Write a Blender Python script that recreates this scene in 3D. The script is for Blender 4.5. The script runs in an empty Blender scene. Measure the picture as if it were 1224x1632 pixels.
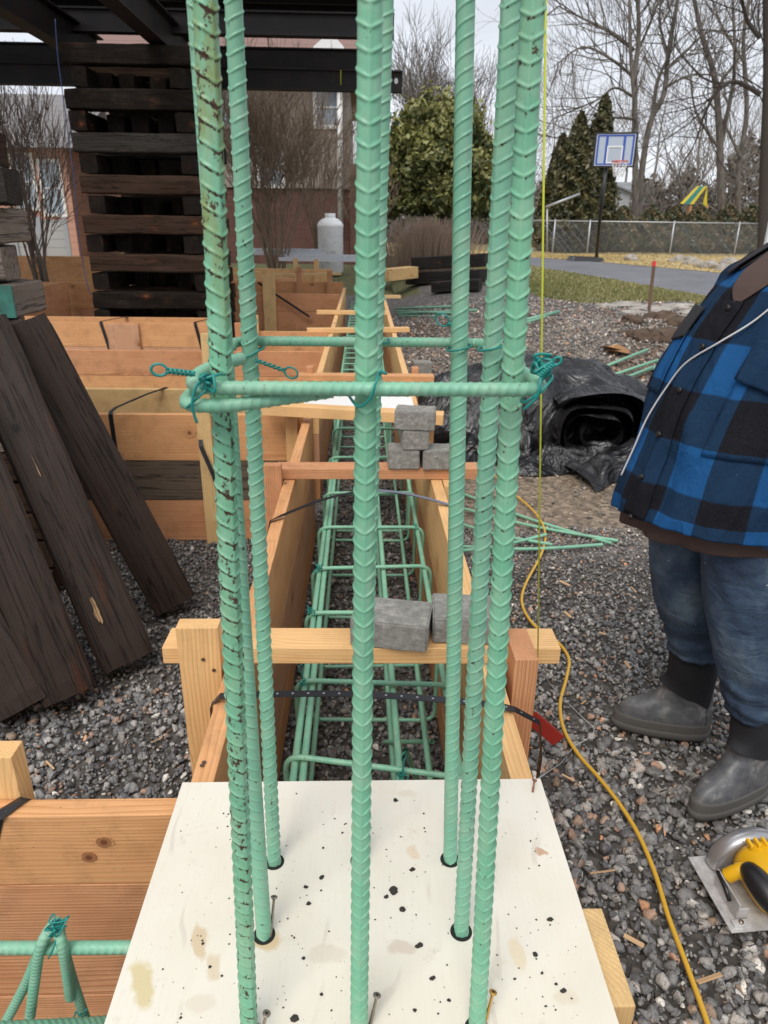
import bpy, bmesh, math, random
import numpy as np
from mathutils import Vector, Matrix, noise as mn
PI = math.pi
rad = math.radians
C = bpy.context.scene.collection
S = bpy.context.scene
random.seed(7); RNG = np.random.default_rng(7)

# ------------------------------------------------------------ camera, sky, sun, exposure
EYE = Vector((0, 0, 1.6))
ROT = Matrix.Rotation(rad(-1.85), 3, 'Z') @ Matrix.Rotation(rad(90 - 22), 3, 'X') @ Matrix.Rotation(rad(0.75), 3, 'Z')
cam = bpy.data.cameras.new('camera'); co = bpy.data.objects.new('camera', cam); C.objects.link(co)
co.matrix_world = Matrix.Translation(EYE) @ ROT.to_4x4()
cam.sensor_fit = 'VERTICAL'; cam.sensor_height = 9.8; cam.sensor_width = 7.35
cam.lens = 9.8 * 1130 / 1632
cam.clip_start = 0.02; cam.clip_end = 1000
cam.dof.use_dof = True; cam.dof.focus_distance = 1.15; cam.dof.aperture_fstop = 3.2
S.camera = co
S.view_settings.view_transform = 'Standard'; S.view_settings.look = 'None'
S.view_settings.exposure = 0.74; S.view_settings.gamma = 1.0
SUN_EL, SUN_AZ = 55, 200          # soft light from above and a little behind the camera
w = bpy.data.worlds.new('World'); S.world = w; w.use_nodes = True
nt = w.node_tree; bg = nt.nodes['Background']
sky = nt.nodes.new('ShaderNodeTexSky'); sky.sky_type = 'NISHITA'; sky.sun_disc = False
sky.sun_elevation = rad(SUN_EL); sky.sun_rotation = rad(SUN_AZ)
hs = nt.nodes.new('ShaderNodeHueSaturation'); hs.inputs['Saturation'].default_value = 0.18
nt.links.new(sky.outputs[0], hs.inputs['Color'])
mx = nt.nodes.new('ShaderNodeMix'); mx.data_type = 'RGBA'; mx.inputs[0].default_value = 0.72
nt.links.new(hs.outputs[0], mx.inputs[6]); mx.inputs[7].default_value = (5.2, 5.5, 6.1, 1)
tcw = nt.nodes.new('ShaderNodeTexCoord'); mpw = nt.nodes.new('ShaderNodeMapping')
mpw.inputs['Scale'].default_value = (1.4, 1.4, 5)
nt.links.new(tcw.outputs['Generated'], mpw.inputs[0])
nzw = nt.nodes.new('ShaderNodeTexNoise'); nzw.inputs['Scale'].default_value = 2.2; nzw.inputs['Detail'].default_value = 6
nt.links.new(mpw.outputs[0], nzw.inputs['Vector'])
mrw = nt.nodes.new('ShaderNodeMapRange'); mrw.inputs[1].default_value = 0.3; mrw.inputs[2].default_value = 0.7
mrw.inputs[3].default_value = 0.84; mrw.inputs[4].default_value = 1.1
nt.links.new(nzw.outputs[0], mrw.inputs[0])
vm = nt.nodes.new('ShaderNodeVectorMath'); vm.operation = 'SCALE'
nt.links.new(mx.outputs[2], vm.inputs[0]); nt.links.new(mrw.outputs[0], vm.inputs['Scale'])
nt.links.new(vm.outputs[0], bg.inputs[0]); bg.inputs[1].default_value = 0.105
sl = bpy.data.lights.new('sun', 'SUN'); sl.energy = 1.5; sl.angle = rad(35); sl.color = (1, 0.95, 0.88)
so = bpy.data.objects.new('sun', sl); C.objects.link(so)
so.rotation_euler = (rad(90 - SUN_EL), 0, rad(180 - SUN_AZ))

# ------------------------------------------------------------ measuring helpers
def at(u, v, x=None, y=None, z=None):
    d = ROT @ Vector(((u - 612) / 1130, (816 - v) / 1130, -1))
    t = (z - 1.6) / d.z if z is not None else (y / d.y if y is not None else x / d.x)
    return EYE + d * t
def sstep(a, b, t):
    t = min(1, max(0, (t - a) / (b - a))); return t * t * (3 - 2 * t)
def ground_z(x, y):
    z = 0.62 * sstep(5.5, 19, y) * sstep(0.2, 3.0, x + 0.05 * y)
    if x < 0.6: z = 0.55 * sstep(13, 17, y) if y > 13 else z
    b = math.exp(-((x - 2.9) / 1.9) ** 2 - ((y - 8.2) / 1.5) ** 2) * 0.34
    b += math.exp(-((x - 3.9) / .75) ** 2 - ((y - 9.6) / .8) ** 2) * 0.22
    b += math.exp(-((x - 1.9) / 1.2) ** 2 - ((y - 11.3) / 1.2) ** 2) * 0.20
    n = mn.noise(Vector((x * .9, y * .9, 0))) * 0.05 + mn.noise(Vector((x * 3, y * 3, 5))) * 0.02
    k = sstep(3.2, 6.5, y) * (1 - sstep(12, 15, y)) * sstep(.5, 1.0, x)
    return z + (b + n * 1.4) * k
def gnd(u, v, dz=0.0):
    d = ROT @ Vector(((u - 612) / 1130, (816 - v) / 1130, -1))
    t, lo = 0.5, 0.5
    while t < 90:
        p = EYE + d * t
        if p.z < ground_z(p.x, p.y) + dz:
            hi = t
            for _ in range(20):
                m = (lo + hi) / 2; p = EYE + d * m
                if p.z < ground_z(p.x, p.y) + dz: hi = m
                else: lo = m
            return EYE + d * hi
        lo = t; t *= 1.02
    return EYE + d * 60

# ------------------------------------------------------------ object helpers
def tag(o, label=None, cat=None, group=None, kind=None):
    if label: o['label'] = label
    if cat: o['category'] = cat
    if group: o['group'] = group
    if kind: o['kind'] = kind
    return o
def empty(name, loc, label, cat, group=None):
    o = bpy.data.objects.new(name, None); C.objects.link(o); o.location = loc
    o.empty_display_size = .1
    return tag(o, label, cat, group)
def world_of(o):
    return (world_of(o.parent) @ o.matrix_basis) if o.parent else o.matrix_basis.copy()
def link(name, me, mat, parent=None, M=None):
    o = bpy.data.objects.new(name, me); C.objects.link(o)
    if mat and not me.materials: me.materials.append(mat)
    M = M or Matrix.Identity(4)
    if parent:
        o.parent = parent
        o.matrix_basis = world_of(parent).inverted() @ M
    else: o.matrix_basis = M
    return o
def mesh_np(name, V, F, smooth=False, col=None):
    """V (n,3), F list of index arrays or (m,k) array"""
    me = bpy.data.meshes.new(name)
    V = np.asarray(V, dtype=np.float32)
    if isinstance(F, np.ndarray):
        k = F.shape[1]; m = F.shape[0]
        me.vertices.add(len(V)); me.vertices.foreach_set('co', V.ravel())
        me.loops.add(m * k); me.loops.foreach_set('vertex_index', F.astype(np.int32).ravel())
        me.polygons.add(m); me.polygons.foreach_set('loop_start', np.arange(0, m * k, k, dtype=np.int32))
        me.polygons.foreach_set('loop_total', np.full(m, k, dtype=np.int32))
        me.update(calc_edges=True)
    else:
        me.from_pydata([tuple(map(float, v)) for v in V], [], [tuple(int(i) for i in f) for f in F]); me.update()
    if smooth: me.polygons.foreach_set('use_smooth', np.ones(len(me.polygons), dtype=bool))
    if col is not None:
        a = me.attributes.new('Col', 'FLOAT_COLOR', 'POINT')
        c = np.ones((len(V), 4), dtype=np.float32); c[:, :3] = col
        a.data.foreach_set('color', c.ravel())
    return me
class MB:
    def __init__(s): s.v = []; s.f = []; s.n = 0
    def add(s, V, F):
        V = [tuple(p) for p in V]; s.v += V; s.f += [tuple(i + s.n for i in f) for f in F]; s.n += len(V); return s
    def box(s, a, b, M=None):
        P = [Vector((x, y, z)) for x in (a[0], b[0]) for y in (a[1], b[1]) for z in (a[2], b[2])]
        if M: P = [M @ p for p in P]
        return s.add(P, [(0, 1, 3, 2), (4, 6, 7, 5), (0, 4, 5, 1), (2, 3, 7, 6), (0, 2, 6, 4), (1, 5, 7, 3)])
    def tube(s, pts, r, sides=8, cap=True):
        pts = [Vector(p) for p in pts]; n = len(pts)
        rr = r if isinstance(r, (list, tuple)) else [r] * n
        t0 = (pts[1] - pts[0]).normalized(); u = t0.orthogonal().normalized()
        V = []
        for i, p in enumerate(pts):
            t = (pts[min(i + 1, n - 1)] - pts[max(i - 1, 0)])
            t = t.normalized() if t.length > 1e-9 else t0
            u = (u - t * u.dot(t)); u = u.normalized() if u.length > 1e-6 else t.orthogonal().normalized()
            b = t.cross(u)
            V += [p + (u * math.cos(k * 2 * PI / sides) + b * math.sin(k * 2 * PI / sides)) * rr[i] for k in range(sides)]
        F = [(i * sides + k, i * sides + (k + 1) % sides, (i + 1) * sides + (k + 1) % sides, (i + 1) * sides + k)
             for i in range(n - 1) for k in range(sides)]
        if cap: F += [tuple(range(sides))[::-1], tuple(range((n - 1) * sides, n * sides))]
        return s.add(V, F)
    def ribbon(s, pts, wdir, width, th=0.0012):
        pts = [Vector(p) for p in pts]; n = len(pts); V = []
        for i, p in enumerate(pts):
            t = (pts[min(i + 1, n - 1)] - pts[max(i - 1, 0)]).normalized()
            wv = Vector(wdir); wv = (wv - t * wv.dot(t)).normalized(); nn = t.cross(wv)
            for a, b in ((-1, -1), (1, -1), (1, 1), (-1, 1)): V.append(p + wv * a * width / 2 + nn * b * th / 2)
        F = [(i * 4 + k, i * 4 + (k + 1) % 4, i * 4 + 4 + (k + 1) % 4, i * 4 + 4 + k) for i in range(n - 1) for k in range(4)]
        F += [(3, 2, 1, 0), tuple(range(n * 4 - 4, n * 4))]
        return s.add(V, F)
    def mesh(s, name, smooth=False): 
        me = bpy.data.meshes.new(name); me.from_pydata(s.v, [], s.f); me.update()
        if smooth: me.polygons.foreach_set('use_smooth', [True] * len(me.polygons))
        return me
    def obj(s, name, mat, parent=None, smooth=False, M=None, bevel=0):
        me = s.mesh(name, smooth)
        if bevel: do_bevel(me, bevel)
        return link(name, me, mat, parent, M)
def do_bevel(me, w_, seg=2):
    bm = bmesh.new(); bm.from_mesh(me)
    bmesh.ops.recalc_face_normals(bm, faces=bm.faces)
    bmesh.ops.bevel(bm, geom=bm.edges[:], offset=w_, segments=seg, affect='EDGES', profile=.6)
    bm.to_mesh(me); bm.free()
def catmull(P, k=8, closed=False):
    P = [Vector(p) for p in P]; n = len(P); out = []
    for i in range(n if closed else n - 1):
        g = (lambda j: P[j % n]) if closed else (lambda j: P[max(0, min(n - 1, j))])
        a, b, c, d = g(i - 1), g(i), g(i + 1), g(i + 2)
        for q in range(k):
            t = q / k
            out.append(0.5 * ((2 * b) + (c - a) * t + (2 * a - 5 * b + 4 * c - d) * t * t + (3 * b - a - 3 * c + d) * t ** 3))
    if not closed: out.append(P[-1])
    return out
def fillet(P, r, closed=False, k=7):
    P = [Vector(p) for p in P]; n = len(P); out = []
    for i in range(n):
        if not closed and i in (0, n - 1): out.append(P[i]); continue
        a, b, c = P[i - 1], P[i], P[(i + 1) % n]
        d1, d2 = (a - b), (c - b); rr = min(r, d1.length * .48, d2.length * .48)
        s_, e = b + d1.normalized() * rr, b + d2.normalized() * rr
        for q in range(k + 1):
            t = q / k; out.append((1 - t) ** 2 * s_ + 2 * t * (1 - t) * b + t * t * e)
    if closed: out.append(out[0].copy())
    return out
def rebar(name, path, r, mat, parent=None, pitch=.015, h=.0011, slope=.010, ds=.0013, sides=40, phase=0, twist=0, longi=True, closed=False, wid=.0021):
    """a deformed bar: chevron ribs and two long ribs raised on a swept round core"""
    P = np.array([tuple(p) for p in path]); seg = np.linalg.norm(np.diff(P, axis=0), axis=1); L = np.concatenate([[0], np.cumsum(seg)])
    n = max(4, int(L[-1] / ds)); s = np.linspace(0, L[-1], n)
    Q = np.stack([np.interp(s, L, P[:, i]) for i in range(3)], 1)
    kk = max(1, int(.004 / ds))
    T = np.gradient(Q, axis=0); T /= np.linalg.norm(T, axis=1)[:, None]
    u = np.array(tuple(Vector(T[0]).orthogonal().normalized())); U = np.zeros_like(T)
    if abs(T[0][2]) > .8: u = np.array([1.0, 0, 0])
    for i in range(n):
        u = u - T[i] * u.dot(T[i]); u /= np.linalg.norm(u); U[i] = u
    B = np.cross(T, U)
    th = np.arange(sides) * 2 * PI / sides
    a = (th[None, :] + twist + phase + PI) % (2 * PI) - PI          # angle from the long rib
    ph = (s[:, None] + slope * np.abs(a) / PI * 2) / pitch
    d = np.abs((ph + .5) % 1 - .5) * pitch
    rib = np.exp(-(np.abs(d) / wid) ** 2.6) * h
    if longi:
        lr = np.maximum(np.exp(-(a * r / .0016) ** 2), np.exp(-((PI - np.abs(a)) * r / .0016) ** 2)) * h * .9
        rib = np.maximum(rib, lr * np.ones_like(rib))
    R_ = r + rib
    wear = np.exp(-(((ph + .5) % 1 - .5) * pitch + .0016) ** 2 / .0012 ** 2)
    V = Q[:, None, :] + R_[..., None] * (U[:, None, :] * np.cos(th)[None, :, None] + B[:, None, :] * np.sin(th)[None, :, None])
    V = V.reshape(-1, 3)
    i = np.arange(n - 1)[:, None] * sides; k = np.arange(sides)[None, :]; k2 = (k + 1) % sides
    F = np.stack([i + k, i + k2, i + sides + k2, i + sides + k], -1).reshape(-1, 4)
    me = mesh_np(name, V, F, True)
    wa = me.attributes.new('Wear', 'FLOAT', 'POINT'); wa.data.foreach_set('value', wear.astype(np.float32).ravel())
    o = link(name, me, mat, parent)
    return o

# ------------------------------------------------------------ materials
def N(nt, t, **kw):
    n = nt.nodes.new(t)
    for k, v in kw.items(): setattr(n, k, v)
    return n
def lk(nt, a, b): nt.links.new(a, b)
def newmat(name, base=(.5, .5, .5), rough=.6, metal=0, spec=.5):
    m = bpy.data.materials.new(name); m.use_nodes = True; b = m.node_tree.nodes['Principled BSDF']
    b.inputs['Base Color'].default_value = (*base, 1); b.inputs['Roughness'].default_value = rough
    b.inputs['Metallic'].default_value = metal; b.inputs['Specular IOR Level'].default_value = spec
    return m, m.node_tree, b
def noise(nt, vec, scale, detail=4, rough=.55, dist=0):
    n = N(nt, 'ShaderNodeTexNoise'); n.inputs['Scale'].default_value = scale; n.inputs['Detail'].default_value = detail
    n.inputs['Roughness'].default_value = rough; n.inputs['Distortion'].default_value = dist
    if vec is not None: lk(nt, vec, n.inputs['Vector'])
    return n.outputs[0]
def ramp(nt, fac, stops, interp='LINEAR'):
    n = N(nt, 'ShaderNodeValToRGB'); n.color_ramp.interpolation = interp
    e = n.color_ramp.elements
    while len(e) > len(stops): e.remove(e[-1])
    while len(e) < len(stops): e.new(.5)
    for el, (p, c) in zip(e, stops):
        el.position = p; el.color = (c, c, c, 1) if isinstance(c, (int, float)) else (*c, 1)
    lk(nt, fac, n.inputs[0]); return n.outputs[0]
def mix(nt, f, a, b, mode='MIX'):
    n = N(nt, 'ShaderNodeMix', data_type='RGBA', blend_type=mode)
    for i, x in ((0, f), (6, a), (7, b)):
        if isinstance(x, (int, float)): n.inputs[i].default_value = x
        elif isinstance(x, tuple): n.inputs[i].default_value = (*x, 1)
        else: lk(nt, x, n.inputs[i])
    return n.outputs[2]
def math_(nt, op, a, b=0.0, c=None):
    n = N(nt, 'ShaderNodeMath', operation=op)
    for i, x in enumerate((a, b) if c is None else (a, b, c)):
        if isinstance(x, (int, float)): n.inputs[i].default_value = x
        else: lk(nt, x, n.inputs[i])
    return n.outputs[0]
def mapping(nt, vec, scale=(1, 1, 1), loc=(0, 0, 0)):
    n = N(nt, 'ShaderNodeMapping'); n.inputs['Scale'].default_value = scale; n.inputs['Location'].default_value = loc
    lk(nt, vec, n.inputs[0]); return n.outputs[0]
def bump(nt, b, h, strength=.3, dist=.002):
    n = N(nt, 'ShaderNodeBump'); n.inputs['Strength'].default_value = strength; n.inputs['Distance'].default_value = dist
    lk(nt, h, n.inputs['Height']); lk(nt, n.outputs[0], b.inputs['Normal'])
def objvec(nt, spread=True):
    tc = N(nt, 'ShaderNodeTexCoord').outputs['Object']
    if not spread: return tc
    oi = N(nt, 'ShaderNodeObjectInfo').outputs['Random']
    cb = N(nt, 'ShaderNodeCombineXYZ'); lk(nt, math_(nt, 'MULTIPLY', oi, 37.0), cb.inputs[0])
    lk(nt, math_(nt, 'MULTIPLY', oi, .09), cb.inputs[1]); lk(nt, math_(nt, 'MULTIPLY', oi, .13), cb.inputs[2])
    ad = N(nt, 'ShaderNodeVectorMath', operation='ADD'); lk(nt, tc, ad.inputs[0]); lk(nt, cb.outputs[0], ad.inputs[1])
    return ad.outputs[0]
def wood(name, light, dark, rough=.55, ringmix=.65, knot=(.17, .055, .02), dirt=.3, cracks=False, chips=False, knots=True):
    m, nt, b = newmat(name, light, rough, spec=.15 if light[0] < .1 else .3)
    v = objvec(nt)
    vo = N(nt, 'ShaderNodeTexVoronoi'); vo.inputs['Scale'].default_value = 1.0; lk(nt, mapping(nt, v, (3.2, 5, 5)), vo.inputs['Vector'])
    vd = vo.outputs['Distance']
    # growth rings, bent round the knots
    dn = noise(nt, mapping(nt, v, (.7, 5, 5)), 1.6, 3)
    vs = mapping(nt, v, (.012, 1, 1), (0, .06, .035))
    off = math_(nt, 'MULTIPLY_ADD', dn, .022, math_(nt, 'MULTIPLY', math_(nt, 'SMOOTH_MIN', vd, .35, .2), .05))
    cb = N(nt, 'ShaderNodeCombineXYZ'); lk(nt, off, cb.inputs[1]); lk(nt, off, cb.inputs[2])
    ad = N(nt, 'ShaderNodeVectorMath', operation='ADD'); lk(nt, vs, ad.inputs[0]); lk(nt, cb.outputs[0], ad.inputs[1])
    wv = N(nt, 'ShaderNodeTexWave', wave_type='RINGS', rings_direction='X', wave_profile='SAW'); wv.inputs['Scale'].default_value = 52
    wv.inputs['Distortion'].default_value = .6; wv.inputs['Detail'].default_value = 2
    lk(nt, ad.outputs[0], wv.inputs['Vector'])
    ring = ramp(nt, wv.outputs['Fac'], [(0, 0), (.55, .25), (.9, 1), (1, .1)])
    fib = noise(nt, mapping(nt, v, (4, 260, 260)), 1, 3)
    big = noise(nt, mapping(nt, v, (.8, 6, 6)), 1.3, 3)
    c = mix(nt, math_(nt, 'MULTIPLY', ring, ringmix), light, dark)
    c = mix(nt, ramp(nt, big, [(.35, 0), (.7, .45)]), c, tuple(.5 * a + .5 * d for a, d in zip(light, dark)))
    c = mix(nt, ramp(nt, fib, [(.35, .35), (.6, 0)]), c, dark)
    if knots:
        kf = ramp(nt, math_(nt, 'MULTIPLY_ADD', noise(nt, v, 60, 2), .04, vd), [(.06, .95), (.085, .7), (.105, .35), (.19, .12), (.30, 0)])
        c = mix(nt, kf, c, knot)
    if dirt:
        df = ramp(nt, noise(nt, v, 9, 6, .7), [(.5, 0), (.72, dirt)]); c = mix(nt, df, c, (.05, .035, .022))
        c = mix(nt, ramp(nt, noise(nt, v, 120, 3, .5), [(.72, 0), (.76, dirt * 1.6)]), c, (.06, .045, .03))
        c = mix(nt, ramp(nt, noise(nt, mapping(nt, v, (1.5, 3, 3)), 2.5, 3), [(.5, 0), (.62, .25)]), c, dark)
    h = fib
    if cracks:
        cr = ramp(nt, noise(nt, mapping(nt, v, (.7, 22, 22)), 1.4, 4, .6, .5), [(.47, 0), (.5, 1), (.53, 0)])
        c = mix(nt, math_(nt, 'MULTIPLY', cr, .85), c, (.004, .003, .003)); h = math_(nt, 'SUBTRACT', fib, math_(nt, 'MULTIPLY', cr, 2.0))
    if chips:
        cf = ramp(nt, noise(nt, mapping(nt, v, (4, 34, 34)), 1, 5, .7), [(.70, 0), (.74, .8)])
        c = mix(nt, cf, c, (.42, .25, .12))
        cf2 = ramp(nt, noise(nt, mapping(nt, v, (2.5, 16, 16), (4, 1, 2)), 1, 5, .7), [(.6, 0), (.72, .8)])
        c = mix(nt, cf2, c, (.07, .022, .010))
    lk(nt, c, b.inputs['Base Color'])
    lk(nt, ramp(nt, big, [(.3, rough - .12), (.7, rough + .15)]), b.inputs['Roughness'])
    bump(nt, b, math_(nt, 'ADD', h, math_(nt, 'MULTIPLY', ring, .5)), .35, .0012)
    return m
W_ORANGE = wood('fir_orange', (.74, .40, .185), (.46, .20, .075))
W_PALE = wood('fir_pale', (.84, .54, .25), (.56, .29, .11), dirt=.15)
W_YELLOW = wood('fir_yellow', (.76, .53, .25), (.50, .31, .13))
W_RED = wood('fir_red', (.70, .37, .19), (.38, .145, .058), ringmix=.9)
W_PINK = wood('fir_pink', (.62, .36, .22), (.44, .21, .11))
W_GREY = wood('weathered_grey_board', (.16, .12, .085), (.08, .055, .04), cracks=True)
W_DARK = wood('charred_timber', (.046, .031, .024), (.008, .006, .005), rough=.55, ringmix=.55, cracks=True, chips=True, dirt=0, knot=(.006, .005, .005))
W_CRIB = wood('old_crib_timber', (.016, .011, .008), (.006, .004, .003), rough=.85, cracks=True, dirt=.4)
W_CRIB2 = wood('brown_crib_timber', (.060, .034, .021), (.022, .012, .008), rough=.85, cracks=True, dirt=.4)
W_CRIB3 = wood('grey_crib_timber', (.050, .044, .038), (.022, .019, .016), rough=.85, cracks=True, dirt=.4)
W_CRIBL = wood('old_grey_crib_timber', (.24, .19, .15), (.10, .08, .065), rough=.8, cracks=True, dirt=.3)
W_STAKE = wood('stake_wood', (.20, .12, .08), (.10, .06, .04), knots=False)

def epoxy(name, base, rust_default=True):
    m, nt, b = newmat(name, base, .42, spec=.4)
    tc = N(nt, 'ShaderNodeTexCoord').outputs['Object']
    at_ = N(nt, 'ShaderNodeAttribute', attribute_type='OBJECT', attribute_name='rust').outputs['Fac']
    n1 = noise(nt, mapping(nt, tc, (1, 1, .7)), 150, 6, .72)
    n0 = noise(nt, mapping(nt, tc, (1, 1, .5)), 7, 3)
    sz_ = N(nt, 'ShaderNodeSeparateXYZ'); lk(nt, tc, sz_.inputs[0]); zz_ = math_(nt, 'MULTIPLY', sz_.outputs[2], .4)
    c = mix(nt, ramp(nt, n0, [(.35, 0), (.65, 1)]), base, tuple(x * .80 for x in base))
    c = mix(nt, ramp(nt, noise(nt, tc, 30, 4), [(.42, 0), (.7, .5)]), c, (.30, .50, .34))
    c = mix(nt, ramp(nt, noise(nt, mapping(nt, tc, (1, 1, .25)), 55, 5, .7), [(.52, 0), (.75, .45)]), c, (.36, .40, .33))
    # scuffed olive film, strongest where the bar is most rusted
    ol = math_(nt, 'MULTIPLY', ramp(nt, noise(nt, mapping(nt, tc, (1, 1, .35)), 28, 5, .65), [(.42, 0), (.62, 1)]), math_(nt, 'MULTIPLY', math_(nt, 'MULTIPLY', at_, math_(nt, 'MULTIPLY', at_, at_)), ramp(nt, zz_, [(.58, .12), (.68, .95)])))
    c = mix(nt, ol, c, (.20, .26, .085))
    f = math_(nt, 'ADD', n1, math_(nt, 'MULTIPLY_ADD', at_, .095, math_(nt, 'MULTIPLY', math_(nt, 'SUBTRACT', n0, .5), .22)))
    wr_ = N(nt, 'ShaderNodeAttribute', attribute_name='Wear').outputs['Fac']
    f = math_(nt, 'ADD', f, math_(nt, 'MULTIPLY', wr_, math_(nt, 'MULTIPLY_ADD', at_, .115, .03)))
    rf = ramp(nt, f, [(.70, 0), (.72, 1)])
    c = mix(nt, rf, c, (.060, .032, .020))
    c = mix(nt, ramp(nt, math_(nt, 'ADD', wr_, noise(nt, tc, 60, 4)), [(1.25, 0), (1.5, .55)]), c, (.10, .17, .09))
    hl = ramp(nt, noise(nt, mapping(nt, tc, (1, 1, 3)), 120, 3, .8), [(.70, 0), (.74, .7)])
    c = mix(nt, hl, c, (.07, .075, .045))
    lk(nt, c, b.inputs['Base Color'])
    lk(nt, mix(nt, rf, ramp(nt, noise(nt, tc, 40, 4), [(.35, .32), (.65, .6)]), (.85, .85, .85)), b.inputs['Roughness'])
    bump(nt, b, math_(nt, 'SUBTRACT', noise(nt, tc, 220, 3), rf), .25, .0006)
    return m
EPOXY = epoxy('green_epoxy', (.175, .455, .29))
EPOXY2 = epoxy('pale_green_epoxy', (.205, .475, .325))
WIRE, nt, b = newmat('teal_wire_coating', (.008, .22, .19), .35)
STRAP, nt, b = newmat('black_strap', (.014, .014, .016), .38)
STRAPG, nt, b = newmat('strap_sheen_paint', (.16, .17, .22), .35)
STEELH, nt, b = newmat('screw_steel', (.32, .27, .22), .4, .9)
BRASS, nt, b = newmat('gold_screw', (.62, .36, .09), .35, .85)
RUSTY, nt, b = newmat('rusty_screw', (.30, .13, .07), .6, .5)
HOLEPAINT, nt, b = newmat('hole_dark_paint', (.012, .016, .012), .9)  # flat black that paints the dark inside holes and recesses

PLY, nt, b = newmat('cream_film_plywood', (.80, .76, .66), .42)
tc = N(nt, 'ShaderNodeTexCoord').outputs['Object']
c = mix(nt, ramp(nt, noise(nt, tc, 5, 5), [(.4, 0), (.7, .6)]), (.735, .69, .59), (.66, .59, .47))
c = mix(nt, ramp(nt, noise(nt, mapping(nt, tc, (30, 3, 1)), 6, 4), [(.5, 0), (.8, .35)]), c, (.64, .58, .46))
def ell(cx, cy, rx, ry, ang=0):
    mp = N(nt, 'ShaderNodeMapping', vector_type='TEXTURE'); mp.inputs['Location'].default_value = (cx, cy, 0)
    mp.inputs['Rotation'].default_value = (0, 0, ang); mp.inputs['Scale'].default_value = (rx, ry, 10)
    ds = N(nt, 'ShaderNodeVectorMath', operation='ADD'); lk(nt, tc, ds.inputs[0])
    sc = N(nt, 'ShaderNodeVectorMath', operation='SCALE'); nn = N(nt, 'ShaderNodeTexNoise'); nn.inputs['Scale'].default_value = 38; nn.inputs['Detail'].default_value = 5; lk(nt, tc, nn.inputs[0])
    lk(nt, nn.outputs['Color'], sc.inputs[0]); sc.inputs['Scale'].default_value = .026; lk(nt, sc.outputs[0], ds.inputs[1])
    lk(nt, ds.outputs[0], mp.inputs[0])
    ln = N(nt, 'ShaderNodeVectorMath', operation='LENGTH'); lk(nt, mp.outputs[0], ln.inputs[0]); return ln.outputs['Value']
PLYC = Vector((0, .645, .72))
for (u, v, rx, ry, an, st, cc) in [(228, 1570, .016, .040, .5, .75, (.60, .50, .28)), (318, 1500, .011, .030, .3, .6, (.56, .42, .24)), (340, 1540, .013, .022, .3, .5, (.58, .45, .28)),
                               (423, 1497, .026, .016, 0, .6, (.60, .42, .20)), (658, 1358, .010, .016, 0, .5, (.66, .50, .34)), (825, 1520, .012, .028, 0, .5, (.68, .55, .34)),
                               (862, 1358, .010, .008, 0, .7, (.50, .28, .16)), (640, 1510, .022, .012, 0, .35, (.50, .36, .26)), (520, 1520, .03, .015, 0, .3, (.55, .46, .36)), (648, 1265, .02, .01, 0, .35, (.6, .5, .38)), (318, 1600, .02, .015, 0, .3, (.6, .5, .38)), (900, 1590, .02, .012, 0, .35, (.6, .5, .34))]:
    p = at(u, v, z=.72) - PLYC
    c = mix(nt, ramp(nt, ell(p.x + .013, p.y + .013, rx, ry, an), [(.66, min(.95, st * 1.25)), (1.0, 0)]), c, cc)
c = mix(nt, ramp(nt, noise(nt, tc, 260, 3, .6), [(.70, 0), (.73, .8)]), c, (.16, .11, .07))
c = mix(nt, ramp(nt, noise(nt, tc, 17, 6, .75, .6), [(.60, 0), (.72, .35)]), c, (.42, .33, .24))
sc_ = N(nt, 'ShaderNodeTexWave', wave_profile='SIN'); sc_.inputs['Scale'].default_value = 3.2; sc_.inputs['Distortion'].default_value = 14; sc_.inputs['Detail'].default_value = 4; lk(nt, mapping(nt, tc, (1, .35, 1)), sc_.inputs[0])
c = mix(nt, math_(nt, 'MULTIPLY', ramp(nt, sc_.outputs['Fac'], [(.975, 0), (.995, .4)]), ramp(nt, noise(nt, tc, 9, 2), [(.5, 0), (.6, 1)])), c, (.5, .44, .36))
lk(nt, c, b.inputs['Base Color']); bump(nt, b, noise(nt, mapping(nt, tc, (60, 8, 1)), 5, 4), .15, .0008)
PLYEDGE, nt, b = newmat('plywood_edge', (.5, .38, .24), .7)

CONC, nt, b = newmat('grey_concrete_paver', (.22, .215, .20), .85)
v = objvec(nt); lk(nt, ramp(nt, noise(nt, v, 60, 6, .7), [(.3, (.15, .142, .125)), (.55, (.26, .248, .22)), (.75, (.42, .40, .36))]), b.inputs['Base Color'])
bump(nt, b, noise(nt, v, 140, 5, .7), .6, .003)
STONE, nt, b = newmat('crushed_stone', (.2, .2, .2), .62)
ca = N(nt, 'ShaderNodeAttribute', attribute_name='Col').outputs['Color']
tc = N(nt, 'ShaderNodeTexCoord').outputs['Object']
c = mix(nt, ramp(nt, noise(nt, tc, 70, 5, .7), [(.3, 0), (.7, .55)]), ca, mix(nt, .5, ca, (.30, .28, .26)))
c = mix(nt, ramp(nt, noise(nt, tc, 160, 3, .6), [(.35, .5), (.5, 0)]), c, (.018, .018, .018))
lk(nt, c, b.inputs['Base Color']); bump(nt, b, noise(nt, tc, 180, 4, .7), .5, .002)
GROUND, nt, b = newmat('gravelly_ground', (.1, .1, .1), .9)
ca = N(nt, 'ShaderNodeAttribute', attribute_name='Col').outputs['Color']
tc = N(nt, 'ShaderNodeTexCoord').outputs['Object']
vo = N(nt, 'ShaderNodeTexVoronoi'); vo.inputs['Scale'].default_value = 34; lk(nt, tc, vo.inputs['Vector'])
vg = ramp(nt, vo.outputs['Color'], [(0, .35), (.5, .9), (1, 1.75)])
c = mix(nt, 1, ca, vg, 'MULTIPLY')
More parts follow.
